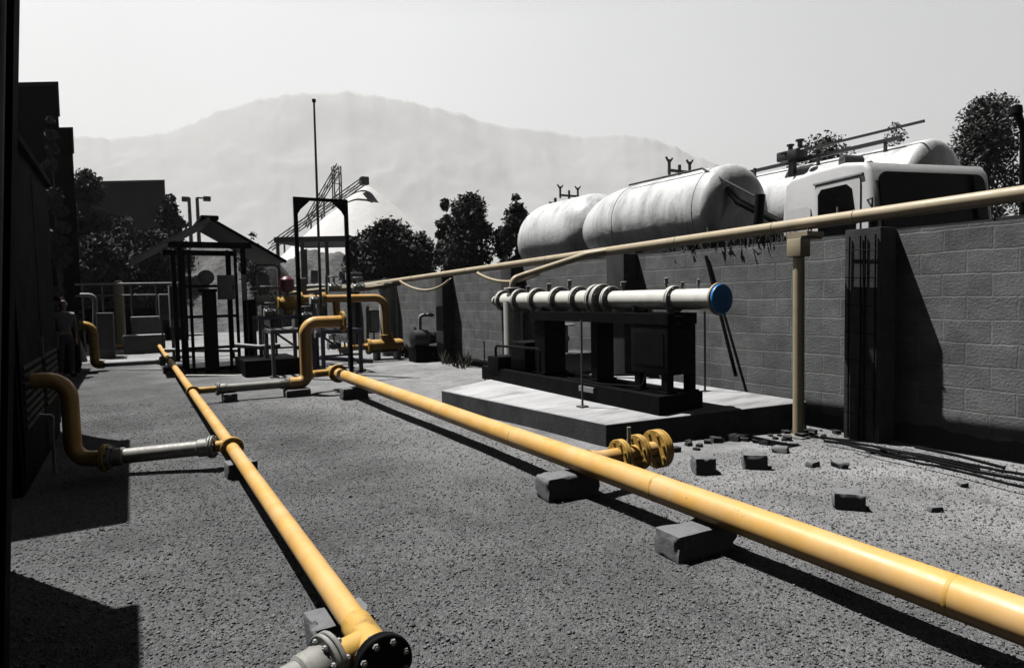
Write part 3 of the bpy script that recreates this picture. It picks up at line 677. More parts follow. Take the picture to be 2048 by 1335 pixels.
def truck1():
    X = 9.0
    bobtail_tank(t1, X-.05, 7.75, 10.15, 2.86, .81, .30, 1.55); tank_top(t1, X-.05, 2.86, .8, (9.0,)); chassis(t1, X, 4.9, 11.6); wheels(t1, X, (5.3, 9.6, 10.8))
    mb = MB()
    for yy in (7.95, 10.05):
        mb = MB(); mb.lathe((X-.05, yy-.03, 2.86), (0, 1, 0), [(0, .805), (.004, .818), (.056, .818), (.06, .805)], 48); mb.build('tank_band', TANKM, t1)
    for yy, zz in ((8.05, 2.35), (8.35, 2.37), (9.3, 2.32), (9.8, 2.36)):
        m2 = MB(); m2.lathe((X-.05-.66, yy, zz), (-1, 0, -.3), [(0, .05), (.10, .05), (.11, .035), (.16, .03)], 14); m2.build('outlet_valve', BLACK, t1)
    # cab: side profile in (y,z), extruded in x, with rounded roof
    x0, x1 = 7.93, 9.86
    prof = [(4.72, 1.05), (4.66, 1.95), (4.68, 2.20), (4.78, 2.97), (4.86, 3.08), (5.2, 3.14), (5.7, 3.14), (6.2, 3.11), (6.34, 3.04), (6.37, 2.8), (6.36, 1.05)]
    import bmesh
    bm = bmesh.new(); a = [bm.verts.new((x0, y, z)) for y, z in prof]; b = [bm.verts.new((x1, y, z)) for y, z in prof]; n = len(prof)
    bm.faces.new(a); bm.faces.new(b[::-1])
    for k in range(n): bm.faces.new((a[k], a[(k+1) % n], b[(k+1) % n], b[k]))
    ed = [e for e in bm.edges if abs(e.verts[0].co.x-e.verts[1].co.x) < 1e-6 and min(e.verts[0].co.z, e.verts[1].co.z) > 1.1]
    bmesh.ops.recalc_face_normals(bm, faces=bm.faces); bmesh.ops.bevel(bm, geom=ed, offset=.06, segments=4, profile=.5, affect='EDGES')
    bm.verts.ensure_lookup_table(); bm.verts.index_update(); m_ = MB(); m_.add([v.co.copy() for v in bm.verts], [tuple(v.index for v in f.verts) for f in bm.faces]); bm.free()
    cab = m_.build('cab', WHITE, t1, ang=40)
    # windscreen, leaning with the front
    def onfront(z, off=.012):
        u = (z-2.20)/(2.78-2.20); return 4.70 + u*.16 - off
    def slab(pts, m, name, nrm, par):
        q = MB(); q.prism([V(p) for p in pts], (0, 0, 0), V(nrm)); return q.build(name, m, par)
    zl, zh = 2.06, 2.95
    def rr(xa, xb, za, zb, rad=.07):
        out = []
        for cx, cz, a0 in ((xb-rad, zb-rad, 0), (xa+rad, zb-rad, 90), (xa+rad, za+rad, 180), (xb-rad, za+rad, 270)):
            for k in range(5): out.append((cx+rad*math.cos(R(a0+k*22.5)), cz+rad*math.sin(R(a0+k*22.5))))
        return out
    fr = [V((x, 4.68+(z-2.20)/.77*.10-.006, z)) for x, z in rr(x0+.12, x1-.12, zl, zh, .12)]
    slab(fr, GLASS, 'windscreen', (0, -.02, .004), cab)
    # door and side windows on the left flank
    dr = [V((x0-.004, y, z)) for y, z in rr(4.90, 5.68, 2.065, 2.91, .06)]
    d_ = slab(dr, WHITE, 'door', (-.014, 0, 0), cab)
    sw = [V((x0-.0185, y, z)) for y, z in ((4.96, 2.09), (5.62, 2.09), (5.63, 2.78), (5.57, 2.85), (5.12, 2.85), (5.03, 2.78), (4.96, 2.40))]
    slab(sw, GLASS, 'side_window', (-.008, 0, 0), d_)
    sp = [V((x0-.004, y, z)) for y, z in rr(5.78, 6.30, 2.07, 2.66, .07)]
    slab(sp, WHITE, 'sleeper_panel', (-.012, 0, 0), cab)
    q = MB(); q.box((x0-.03, 4.86, 2.93), (x0+.02, 5.72, 2.952)); q.build('drip_rail', PALEG, cab)
    q = MB(); q.box((x0+.03, 4.60, 1.2), (x1-.03, 4.655, 2.04), bev=.02); q.build('grille_shade', BLACK, cab)  # grille widened and blackened to stand for the shade under the cab
    q = MB(); q.box((x0-.03, 4.72, 1.1), (x0-.003, 6.3, 2.06)); q.build('shade_panel', BLACK, cab)  # added black panel painting the chassis shade on the flank
    q = MB(); q.box((x0-.02, 4.45, .72), (x1+.02, 4.75, 1.06), bev=.05); q.build('bumper', PALEG, t1)
    q = MB(); q.lathe((x0+.24, 5.02, 3.05), (0, 0, 1), [(0, .05), (.06, .05), (.08, .03)], 14); q.build('marker_lamp', DARK, cab)
    q = MB(); q.lathe((x1-.2, 5.02, 3.05), (0, 0, 1), [(0, .05), (.05, .045), (.07, .03)], 14); q.build('marker_lamp', DARK, cab)
    q = MB(); q.tube([(x0+.3, 4.80, 2.56), (x0+.9, 4.755, 2.16)], .010, 8); q.build('wiper', BLACK, cab)
    q = MB(); q.tube([(x0, 4.80, 2.6), (x0-.10, 4.62, 2.6), (x0-.10, 4.62, 2.2)], .01, 8); q.box((x0-.14, 4.60, 2.12), (x0-.02, 4.64, 2.36), bev=.012); q.build('mirror', BLACK, cab)
    q = MB(); q.box((x0+.3, 5.5, 3.12), (x0+.62, 5.62, 3.28)); q.tube([(x0+.3, 5.56, 3.28), (x0+.62, 5.56, 3.28)], .05, 8); q.build('roof_hatch', MIDG, cab)
    q = MB(); q.tube([(X-.45, 6.45, 2.5), (X-.45, 7.3, 2.95), (X-.45, 7.5, 3.2)], .06, 12); q.tube([(X-.78, 6.6, 2.95), (X-.78, 6.7, 2.0)], .07, 10); q.build('hose_reel', BLACK, t1)
    q = MB(); q.tube([(X-.55, 6.9, 2.98), (X-.52, 8.0, 3.6), (X-.5, 9.9, 3.62)], .018, 8); q.build('top_hose', DARK, t1)
CAB_YAW = R(-15)
truck1()
for o in [q for q in t1.children if q.name.split('.')[0] in ('cab', 'bumper')]:
    pv = V((7.93, 4.72, 0)) - V(t1['_o']); o.matrix_local = Matrix.Translation(pv) @ Matrix.Rotation(R(-15), 4, 'Z') @ Matrix.Translation(-pv)
t2 = thing('tank_trailer', 'white rounded gas tank parked behind the wall, farthest left of the tanks', 'trailer', (10.45, 14, 0))
bobtail_tank(t2, 10.25, 13.25, 15.0, 3.0, 1.04, .95, 1.2); tank_top(t2, 10.2, 3.0, 1.04, (14.3,), 1.1); chassis(t2, 10.2, 13.6, 15.4); wheels(t2, 10.2, (14.1, 15.0))
q = MB(); q.lathe((10.2, 15.3, 3.85), (0, 0, 1), [(0, .08), (.14, .08), (.2, .03)], 12); q.tube([(10.3, 15.1, 3.8), (10.3, 15.1, 4.2)], .04, 8); q.bar((10.1, 15.1, 4.05), (10.6, 15.1, 4.05), .06); q.build('relief_valve', DARK, t2)
q = MB(); q.tube([(10.6, 13.0, 3.6), (10.7, 12.7, 4.0), (10.9, 10.6, 4.15)], .025, 8); q.tube([(10.7, 12.7, 4.0), (10.7, 12.7, 3.3)], .03, 8); q.build('top_hose', DARK, t2)
t3 = thing('tank_trailer', 'white gas tank with domed end and dark hose rack behind the truck cab', 'trailer', (13.05, 9, 0))
bobtail_tank(t3, 13.05, 6.6, 12.2, 3.24, 1.02, .26); chassis(t3, 13.05, 6.2, 12.4); wheels(t3, 13.05, (7.5, 10.6, 11.7))
q = MB()
q.bar((12.5, 6.9, 4.30), (12.55, 12.4, 4.24), .07); q.bar((12.45, 9.0, 4.46), (12.5, 6.5, 4.50), .045)
for yy in (7.2, 8.6, 10.2, 11.8): q.bar((12.5, yy, 4.05), (12.5, yy, 4.32), .05)
q.build('hose_rack', DARK, t3)
q = MB(); q.box((12.2, 8.9, 4.27), (12.6, 9.4, 4.48), bev=.04); q.bar((12.1, 9.2, 4.4), (12.7, 9.0, 4.60), .04); q.bar((12.35, 9.1, 3.95), (12.35, 9.1, 4.3), .12); q.lathe((12.25, 8.85, 4.5), (0, 0, 1), [(0, .05), (.1, .05), (.12, .09), (.15, .09), (.16, .03)], 12); q.lathe((12.55, 9.3, 4.48), (0, 0, 1), [(0, .05), (.14, .05), (.16, .08), (.19, .08)], 12); q.build('valve_manifold', DARK, t3)

# ------------------------------------------------------------------ dark plant on the left
o = thing('door_post', 'black steel post standing close to the camera at the left edge', 'post', (-.40, 2.75, 0))
pa_, pb_ = AY(-8, -160, 2.8), AY(-34, 1560, 2.8)
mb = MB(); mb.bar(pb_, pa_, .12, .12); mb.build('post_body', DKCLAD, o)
mb = MB(); mb.tube([pb_+V((.03, -.075, 0)), pa_+V((.03, -.075, 0))], .012, 8); mb.build('conduit', DARK, o)
def cabinet(name, label, lo, hi, m=DKCLAD, louv=True, cat='cabinet'):
    t_ = thing(name, label, cat, ((lo[0]+hi[0])/2, (lo[1]+hi[1])/2, 0))
    mb = MB(); mb.box(lo, hi, bev=.02); mb.build('enclosure', m, t_)
    mb = MB(); mb.box((lo[0]-.05, lo[1]-.05, hi[2]+.002), (hi[0]+.05, hi[1]+.05, hi[2]+.07)); mb.build('roof_panel', m, t_)
    n = max(1, int((hi[1]-lo[1])/1.1))
    for k in range(n):
        ya = lo[1]+.08+k*(hi[1]-lo[1]-.1)/n; yb = ya+(hi[1]-lo[1]-.1)/n-.06
        mb = MB(); mb.box((hi[0]-.005, ya, lo[2]+.15), (hi[0]+.018, yb, hi[2]-.12)); dr = mb.build('door', m, t_)
        mb = MB(); mb.box((hi[0]+.018, yb-.10, 1.0), (hi[0]+.045, yb-.07, 1.2)); mb.build('handle', DARK, dr)
        if louv:
            mb = MB()
            for z in np.arange(.5, 1.0, .07): mb.box((hi[0]+.0185, ya+.1, z), (hi[0]+.032, yb-.15, z+.03))
            mb.build('louvre', BLACK, dr)
    return t_
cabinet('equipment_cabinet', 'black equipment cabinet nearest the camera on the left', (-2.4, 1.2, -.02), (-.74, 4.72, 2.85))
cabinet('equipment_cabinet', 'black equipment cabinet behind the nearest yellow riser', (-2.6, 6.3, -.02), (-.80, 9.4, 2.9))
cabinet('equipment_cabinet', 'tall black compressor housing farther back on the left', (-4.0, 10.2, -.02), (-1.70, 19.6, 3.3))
# small pale objects in the shade
def person(label, P0, face):
    t_ = thing('person', label, 'person', tuple(P0))
    q = Matrix.Rotation(face, 3, 'Z')
    def skin(name, m, vs, es, sub=2):
        me = bpy.data.meshes.new(name+'_cage'); me.from_pydata([q @ V(v[:3]) for v in vs], es, []); o = bpy.data.objects.new(name, me); COL.objects.link(o)
        o.modifiers.new('skin', 'SKIN'); sd = o.modifiers.new('sub', 'SUBSURF'); sd.levels = sd.render_levels = sub
        for k, v in enumerate(vs):
            me.skin_vertices[0].data[k].radius = (v[3], v[4] if len(v) > 4 else v[3])
        me.skin_vertices[0].data[0].use_root = True
        bpy.context.view_layer.update(); ev = o.evaluated_get(bpy.context.evaluated_depsgraph_get()); m2 = bpy.data.meshes.new_from_object(ev); o.modifiers.clear(); o.data = m2
        m2.materials.clear(); m2.materials.append(m); m2.polygons.foreach_set('use_smooth', [True]*len(m2.polygons)); o.parent = t_; o['_o'] = tuple(P0); return o
    # y- is the way the person faces
    vs = [(0, 0, .90, .125, .10), (0, .01, 1.10, .11, .085), (0, .01, 1.28, .14, .09), (0, .01, 1.36, .06), (0, 0, 1.42, .048), (0, -.012, 1.50, .072, .085), (0, -.008, 1.57, .075, .085), (0, 0, 1.63, .05, .06)]
    es = [(k, k+1) for k in range(7)]
    for s_ in (-1, 1):
        n0 = len(vs)
        vs += [(s_*.17, .01, 1.31, .05), (s_*.22, .03, 1.06, .038), (s_*.215, -.04, .84, .027), (s_*.21, -.055, .78, .03, .018)]
        es += [(2, n0), (n0, n0+1), (n0+1, n0+2), (n0+2, n0+3)]
        for dx, dy, L_ in ((-.024, -.012, .075), (-.008, -.006, .085), (.008, 0, .08), (.022, .004, .062)):
            k = len(vs); vs += [(s_*.21+dx*.6, -.062+dy, .735, .009), (s_*.21+dx*.6-s_*.012, -.075+dy, .775-L_-.02, .007)]; es += [(n0+3, k), (k, k+1)]
        k = len(vs); vs += [(s_*.185, -.085, .765, .01), (s_*.18, -.10, .72, .008)]; es += [(n0+3, k), (k, k+1)]
        n1 = len(vs); vs += [(s_*.09, 0, .84, .082), (s_*.10, -.012, .48, .052), (s_*.105, .015, .10, .036), (s_*.11, -.10, .04, .034)]
        es += [(0, n1), (n1, n1+1), (n1+1, n1+2), (n1+2, n1+3)]
    body = skin('body', SKINM, vs, es)
    sv = [(0, 0, .88, .15, .118), (0, .01, 1.10, .138, .108), (0, .01, 1.27, .165, .11), (0, .01, 1.35, .082)]; se = [(0, 1), (1, 2), (2, 3)]
    for s_ in (-1, 1):
        n0 = len(sv); sv += [(s_*.175, .01, 1.31, .068), (s_*.225, .03, 1.06, .055), (s_*.222, -.02, .93, .045)]; se += [(2, n0), (n0, n0+1), (n0+1, n0+2)]
    skin('shirt', SHIRTM, sv, se)
    tv = [(0, 0, .93, .138, .112), (0, 0, .84, .14, .115)]; te = [(0, 1)]
    for s_ in (-1, 1):
        n0 = len(tv); tv += [(s_*.09, 0, .76, .095), (s_*.10, -.012, .48, .068), (s_*.106, .012, .09, .056)]; te += [(1, n0), (n0, n0+1), (n0+1, n0+2)]
    skin('trousers', TROUSM, tv, te)
    for s_ in (-1, 1): skin('shoe', BLACK, [(s_*.106, .04, .045, .042), (s_*.11, -.04, .045, .045), (s_*.115, -.15, .035, .036)], [(0, 1), (1, 2)], 1)
    skin('hair', BLACK, [(0, .035, 1.56, .07, .06), (0, .02, 1.63, .074, .07), (0, -.035, 1.655, .06, .04)], [(0, 1), (1, 2)])
    mb = MB()
    for s_ in (-1, 1):
        e = V(P0) + q @ V((s_*.03, -.088, 1.545)); mb.lathe(e, q @ V((0, -1, 0)), [(0, .012), (.004, .011), (.008, .005)], 10)
    mb.build('eyes', BLACK, body)
    mb = MB(); n_ = [V(P0) + q @ V(v) for v in ((0, -.09, 1.55), (-.014, -.088, 1.51), (.014, -.088, 1.51), (0, -.118, 1.515))]; mb.add(n_, [(0, 1, 3), (0, 3, 2), (1, 2, 3), (0, 2, 1)]); mb.build('nose', SKINM, body)
    mb = MB(); m0 = V(P0) + q @ V((-.022, -.086, 1.475)); m1 = V(P0) + q @ V((.022, -.086, 1.475)); mb.bar(m0, m1, .008); mb.build('mouth', RUST, body)
    for s_ in (-1, 1):
        mb = MB(); mb.lathe(V(P0) + q @ V((s_*.070, .0, 1.53)), q @ V((s_, .3, 0)), [(0, .02), (.012, .026), (.016, .015)], 10); mb.build('ear', SKINM, body)
    return t_
SKINM = mat('skin', (.30, .20, .15), .5, .08, 12, bstr=0)
SHIRTM = mat('pale_cloth', (.48, .48, .50), .9, .1, 9, bstr=.3, bscale=25, bdist=.01)
TROUSM = mat('dark_cloth', (.03, .03, .035), .9, .15, 9, bstr=.3, bscale=25, bdist=.01)
person('person in a pale shirt and dark trousers standing in the shade at far left', V((-1.24, 16.5, 0)), R(28))
cabinet('valve_box', 'low black box at the back left that swallows the far yellow riser', (-1.95, 17.35, -.02), (-1.06, 18.0, 1.32), louv=False, cat='box')
p = G(88, 848); o = thing('meter_bracket', 'pale bent bracket beside the nearest yellow riser', 'bracket', tuple(p))
mb = MB(); a = AY(78, 830, 7.0); b = AY(104, 832, 7.0); c = AY(104, 862, 7.0); mb.bar(a, b, .03); mb.bar(b, c, .03); mb.bar(c, V((c.x, c.y, 0)), .025); mb.build('bracket_arm', PALEG, o)
p = G(156, 724); o = MB().lathe((p.x, p.y, 0), (0, 0, 1), [(0, .28), (.03, .28), (.04, .22), (.75, .05), (.76, .02)], 16).build('traffic_cone', PALEG, org=(p.x, p.y, 0)); tag(o, 'pale cone standing in the shade left of the far yellow riser', 'cone')

# cream bollard far left
p = G(243, 697); o = thing('cream_bollard', 'tall cream post at the far left behind the yellow header', 'post', tuple(p))
d = (p-CAM).dot(fw); hgt = (697-562)*d/F
mb = MB(); mb.tube([(p.x, p.y, -.02), (p.x, p.y, hgt-.1)], .155, 20); mb.build('post_tube', CREAM, o)
mb = MB(); mb.lathe((p.x, p.y, hgt-.1), (0, 0, 1), [(0, .155), (.06, .14), (.12, .06)], 20); mb.build('post_cap', CREAM, o)

# ------------------------------------------------------------------ gabled shelter with instrument rack
sh = thing('gable_shelter', 'small open shelter with dark gabled roof over an instrument rack', 'shelter', (1.55, 16.5, 0))
def shelter():
    ya, yb = 15.6, 18.4; xl, xa, xr = .02, 1.56, 3.12; ze, za = 2.40, 3.32
    for nm, (x0, z0), (x1, z1) in (('roof_sheet', (xl, ze), (xa, za)), ('roof_sheet', (xa, za), (xr, ze))):
        mb = MB(); n = 20; d = V((x1-x0, 0, z1-z0)); up_ = V((-(z1-z0), 0, x1-x0)).normalized()
        if up_.z < 0: up_ = -up_
        mb.prism([V((x0, ya, z0)), V((x1, ya, z1)), V((x1, ya, z1))+up_*.035, V((x0, ya, z0))+up_*.035], (0, 0, 0), (0, yb-ya, 0)); mb.build(nm, BLACK, sh)
    for (x0, z0), (x1, z1), m in (((xl, ze), (xa, za), PALEG), ((xa, za), (xr, ze), BLACK)):
        mb = MB(); mb.bar((x0, ya-.03, z0+.0), (x1, ya-.03, z1+.0), .05, .07); mb.build('bargeboard', m, sh)
    for yy in (ya+.12, yb-.12):
        mb = MB(); mb.bar((xl+.72, yy, 2.76), (xr-.72, yy, 2.76), .09, .13); mb.build('truss', BLACK, sh)
    mb = MB(); mb.box((xa-.18, ya-.05, za-.02), (xa+.18, yb, za+.07), bev=.02); mb.build('ridge_cap', BLACK, sh)
    for x in (.95, 2.22):
        for yy in (ya+.15, yb-.15):
            mb = MB(); mb.box((x-.05, yy-.05, -.02), (x+.05, yy+.05, 2.72)); mb.build('post', BLACK, sh)
    mb = MB(); mb.box((.6, 15.5, -.03), (3.3, 18.3, .05), bev=.01); mb.build('floor_slab', MIDG, sh)
shelter()
rk = thing('instrument_rack', 'black instrument rack of posts, rails and cabinets under the gabled shelter', 'rack', (1.6, 15.55, 0))
def rack():
    Y = 15.45
    X = lambda px: AY(px, 650, Y).x
    Zc = lambda py: AY(430, py, Y).z
    for px in (372, 384, 460, 476):
        mb = MB(); mb.box((X(px)-.03, Y-.03, 0), (X(px)+.03, Y+.03, Zc(500))); mb.build('upright', BLACK, rk)
    for py in (572, 632, 694, 735):
        mb = MB(); mb.box((X(372), Y-.085, Zc(py)-.03), (X(476), Y-.035, Zc(py)+.03)); mb.build('rail', BLACK, rk)
    mb = MB(); mb.box((X(405), Y-.32, .02), (X(432), Y-.095, Zc(580)), bev=.015); mb.box((X(398), Y-.36, Zc(584)), (X(434), Y-.09, Zc(578))); mb.build('tall_cabinet', BLACK, rk)
    mb = MB(); mb.box((X(437), Y-.30, Zc(599)), (X(469), Y-.095, Zc(551)), bev=.015); c = mb.build('grey_cabinet', MIDG, rk)
    mb = MB(); mb.box((X(465), Y-.315, Zc(580)), (X(467), Y-.301, Zc(570))); mb.build('latch', BLACK, c)
    mb = MB(); mb.lathe((X(415), Y-.1, Zc(555)), (0, -1, 0), [(0, .16), (.1, .16), (.12, .13)], 20); mb.build('gauge_head', MIDG, rk)
    mb = MB(); mb.box((X(487), Y-.1, Zc(602)), (X(495), Y-.04, Zc(549))); mb.build('pale_strip', PALEG, rk)
    mb = MB(); mb.box((X(497), Y-.05, 0), (X(512), Y+.2, Zc(600)), bev=.01); mb.build('cable_riser', BLACK, rk)
rack()

# ------------------------------------------------------------------ gantry frame and lightning rod
gf = thing('gantry_frame', 'tall black portal frame with gusseted corners in the middle of the yard', 'frame', (3.4, 12.9, 0))
pR = G(722, 748); YF = 12.9
gl = AY(590, 400, YF); gr_ = AY(689, 400, YF); zt = gl.z
for x in (gl.x, gr_.x+.02):
    mb = MB(); mb.box((x-.035, YF-.035, -.02), (x+.035, YF+.035, zt)); mb.build('post', BLACK, gf)
    mb = MB(); mb.box((x-.11, YF-.11, -.01), (x+.11, YF+.11, .035)); mb.build('base_plate', BLACK, gf)
mb = MB(); mb.box((gl.x-.035, YF-.03, zt+.002), (gr_.x+.055, YF+.03, zt+.06)); mb.build('crossbeam', BLACK, gf)
for x, s_ in ((gl.x+.036, 1), (gr_.x-.016, -1)):
    mb = MB(); mb.prism([V((x, YF-.012, zt)), V((x+s_*.24, YF-.012, zt)), V((x+s_*.19, YF-.012, zt-.05)), V((x+s_*.06, YF-.012, zt-.17)), V((x, YF-.012, zt-.27))], (0, 0, 0), (0, .024, 0)); mb.build('gusset', BLACK, gf)
rx = AY(628, 205, 13.4); rb = AY(642, 620, 13.4)
o = thing('lightning_rod', 'slender tall mast rising above the portal frame', 'mast', (rb.x, 13.4, 0))
mb = MB(); mb.tube([(rb.x+.02, 13.4, 0), (rb.x, 13.4, rb.z), rx], .022, 12, rads=[.035, .032, .02]); mb.build('mast_tube', DARK, o)
mb = MB(); mb.lathe(rx, (0, 0, 1), [(0, .02), (.01, .04), (.06, .04), (.07, .02)], 12); mb.build('mast_tip', BLACK, o)

# ------------------------------------------------------------------ regulating station: yellow loop, barrel, red actuator, frame
def Yp(px, py, Y): return AY(px, py, Y)
YU = 15.6
o = thing('yellow_loop', 'yellow pipe loop with an elbow dropping onto the yellow barrel near the white column', 'pipe', tuple(Yp(770, 690, YU)))
a = Yp(520, 600, YU); b = Yp(770, 596, YU); c = Yp(769, 672, YU)
mb = MB(); mb.tube(fillet([a, (b.x, YU, a.z), (b.x, YU, c.z-.15)], .28, 8), .095, 24); mb.build('bent_pipe', YEL, o)
x1 = Yp(672, 600, YU).x
mb = MB(); mb.tube([(x1, YU, a.z), (x1, YU, a.z-.55)], .085, 20); mb.build('drop_leg', YELW, o)
flange_pair(o, (Yp(600, 600, YU).x, YU, a.z), (1, 0, 0), .17, YELW, RUST, 8, .04); flange_pair(o, (Yp(646, 600, YU).x, YU, a.z), (1, 0, 0), .16, YELW, RUST, 8, .04); flange_pair(o, (b.x, YU, c.z), (0, 0, 1), .16, YELW, RUST, 8, .04)
o = thing('yellow_barrel', 'stout horizontal yellow barrel vessel on dark saddles at the foot of the loop', 'vessel', tuple(Yp(768, 712, YU)))
bl = Yp(676, 694, YU); br_ = Yp(806, 692, YU); zb = Yp(770, 691, YU).z
mb = MB(); L = br_.x-bl.x; mb.lathe((bl.x, YU, zb), (1, 0, 0), [(0, .07), (L*.42, .075), (L*.48, .165), (L*.95, .165), (L*.985, .14), (L, .06)], 28); mb.build('barrel_body', YEL, o)
for fx in (.58, .9):
    mb = MB(); mb.box((bl.x+L*fx-.05, YU-.15, -.02), (bl.x+L*fx+.05, YU+.15, zb-.08)); mb.build('saddle', BLUEBLK, o)
flange_pair(o, (bl.x+L*.46, YU, zb), (1, 0, 0), .19, YELW, RUST, 8, .04)
o = thing('red_actuator_valve', 'yellow globe valve topped by a round red actuator left of the portal frame', 'valve', tuple(Yp(578, 605, 15.0)))
p = Yp(577, 606, 15.0)
mb = MB(); mb.lathe(p-V((.24, 0, 0)), (1, 0, 0), [(0, .14), (.04, .14), (.05, .09), (.14, .17), (.34, .17), (.43, .09), (.44, .14), (.48, .14)], 24); mb.lathe(p+V((0, 0, -.28)), (0, 0, 1), [(0, .05), (.05, .11), (.2, .11)], 16); mb.build('valve_body', YELW, o)
p2 = Yp(574, 568, 15.0); mb = MB(); mb.lathe(p2-V((0, 0, .18)), (0, 0, 1), [(0, .10), (.06, .15), (.10, .155), (.28, .155), (.34, .10), (.36, .03)], 24); mb.build('actuator_dome', RED, o)
mb = MB(); mb.tube([p, p2], .04, 12); mb.build('yoke', GALV, o)
# white column
p = Yp(778, 660, 16.6); o = thing('white_column', 'wide off-white vertical pipe behind the yellow loop', 'column', (p.x, 16.6, 0))
zt2 = Yp(778, 568, 16.6).z; mb = MB(); mb.tube([(p.x, 16.6, -.02), (p.x, 16.6, zt2)], .24, 24); mb.build('column_body', WHITE, o)
mb = MB(); flange(mb, (p.x, 16.6, zt2), (0, 0, 1), .30, .06); mb.build('column_flange', OFFW, o)
# skid tables
def table(label, pxl, pxr, Y, pyt, depth, m, brace=True):
    a = Yp(pxl, pyt, Y); b = Yp(pxr, pyt, Y); z = a.z; t_ = thing('pipe_stand', label, 'stand', ((a.x+b.x)/2, Y, 0))
    for x in (a.x, b.x):
        for yy in (Y, Y+depth):
            mb = MB(); mb.box((x-.035, yy-.035, -.02), (x+.035, yy+.035, z)); mb.box((x-.08, yy-.08, -.01), (x+.08, yy+.08, .03)); mb.build('leg', m, t_)
    mb = MB(); mb.box((a.x-.04, Y-.04, z+.002), (b.x+.04, Y+.04, z+.085)); mb.box((a.x-.04, Y+depth-.04, z+.002), (b.x+.04, Y+depth+.04, z+.085))
    for x in np.linspace(a.x, b.x, 4): mb.box((x-.03, Y+.042, z+.004), (x+.03, Y+depth-.042, z+.08))
    mb.build('top_frame', m, t_)
    if brace:
        mb = MB(); mb.bar((a.x, Y-.02, z-.05), (b.x, Y-.02, .15), .045); mb.build('brace', m, t_)
        mb = MB(); mb.bar((a.x, Y, z*.45), (b.x, Y, z*.45), .04); mb.build('brace', m, t_)
    return t_
table('blue-black pipe stand with diagonal braces right of the middle riser', 645, 720, 13.3, 668, .8, BLUEBLK)
table('low dark pipe stand left of the middle riser', 545, 604, 13.4, 668, .7, MIDG, False)
table('dark stand under the red topped valve', 520, 632, 14.6, 640, .8, BLUEBLK)
def gvalve(label, px, py, Y, r, m, ax=(1, 0, 0), hw=True):
    p = Yp(px, py, Y); t_ = thing('hand_valve', label, 'valve', tuple(p)); mb = MB(); a = V(ax)
    mb.lathe(p-a*r*1.8, a, [(0, r*1.3), (r*.3, r*1.3), (r*.4, r*.8), (r*1.2, r*1.25), (r*2.4, r*1.25), (r*3.2, r*.8), (r*3.3, r*1.3), (r*3.6, r*1.3)], 20); mb.build('valve_body', m, t_)
    if hw:
        mb = MB(); mb.tube([p, p+V((0, 0, r*3))], r*.3, 10); mb.build('stem', GALV, t_)
        mb = MB(); c = p+V((0, 0, r*3)); mb.tube([c+V((math.cos(a_)*r*1.3, math.sin(a_)*r*1.3, 0)) for a_ in np.linspace(0, 2*math.pi, 17)], r*.2, 6); mb.bar(c-V((r*1.3, 0, 0)), c+V((r*1.3, 0, 0)), r*.25); mb.build('handwheel', PALEG, t_)
for k, (px, py, Y, r, m, lab) in enumerate(((532, 600, 15.2, .10, OFFW, 'cream hand valve left of the red actuator, behind the rack'), (540, 625, 14.6, .07, PALEG, 'pale grey hand valve low under the yellow loop at its left end'), (612, 632, 14.4, .07, PALEG, 'small pale valve just above the S shaped middle riser'), (632, 600, 15.0, .075, OFFW, 'off-white hand valve between the posts of the portal frame'),
        (668, 575, 16.2, .09, OFFW, 'off-white hand valve at the right post of the portal frame'), (716, 575, 16.4, .085, OFFW, 'off-white hand valve above the yellow loop right of the portal frame'), (640, 668, 13.7, .06, GALV, 'grey valve low behind the middle riser'), (668, 690, 13.4, .07, PALEG, 'pale valve on the braced pipe stand'), (690, 700, 13.2, .06, OFFW, 'lowest off-white valve beside the right post of the portal frame'))):
    gvalve(lab, px, py, Y, r, m)
for lab, pts, r, m in (('thin pale pipe running across behind the portal frame', [(500, 578, 17), (640, 572, 17), (700, 574, 17), (760, 570, 17)], .05, OFFW), ('cream pipe above the yellow loop leading to the overhead pipe', [(560, 590, 16.4), (640, 580, 16.4), (740, 576, 16.4), (800, 566, 16.4)], .06, CREAM), ('pale grey pipe at knee height below the shelter', [(470, 690, 14.4), (520, 694, 14.2), (560, 690, 14.2)], .05, PALEG), ('thin grey pipe along the ground in front of the shelter', [(372, 752, 14.6), (470, 752, 14.3), (590, 744, 14)], .035, GALV), ('grey vertical vent pipe left of the portal frame', [(536, 596, 15.6), (536, 548, 15.6)], .03, PALEG), ('pale vertical vent pipe inside the portal frame', [(653, 600, 15.8), (653, 550, 15.8)], .035, PALEG)):
    P_ = [Yp(*q) for q in pts]; o = MB().tube(fillet(P_, .15, 4) if len(P_) > 2 else P_, r, 16).build('thin_pipe', m, org=P_[0]); tag(o, lab, 'pipe')
# dark machines near the wall past the barrel
o = thing('pump_unit', 'dark pump on a stand between the yellow barrel and the wall', 'pump', tuple(G(850, 722)))
p = G(850, 722); mb = MB(); mb.box((p.x-.3, p.y-.2, -.02), (p.x+.3, p.y+.3, .35), bev=.02); mb.build('pump_base', BLACK, o)
mb = MB(); mb.lathe((p.x-.35, p.y, .55), (1, 0, 0), [(0, .1), (.05, .2), (.4, .22), (.45, .15), (.75, .12)], 20); mb.build('pump_casing', DARK, o)
mb = MB(); mb.tube(fillet([(p.x-.1, p.y, .7), (p.x-.1, p.y, 1.1), (p.x+.25, p.y, 1.1)], .08, 4), .04, 12); mb.build('outlet_pipe', PALEG, o)

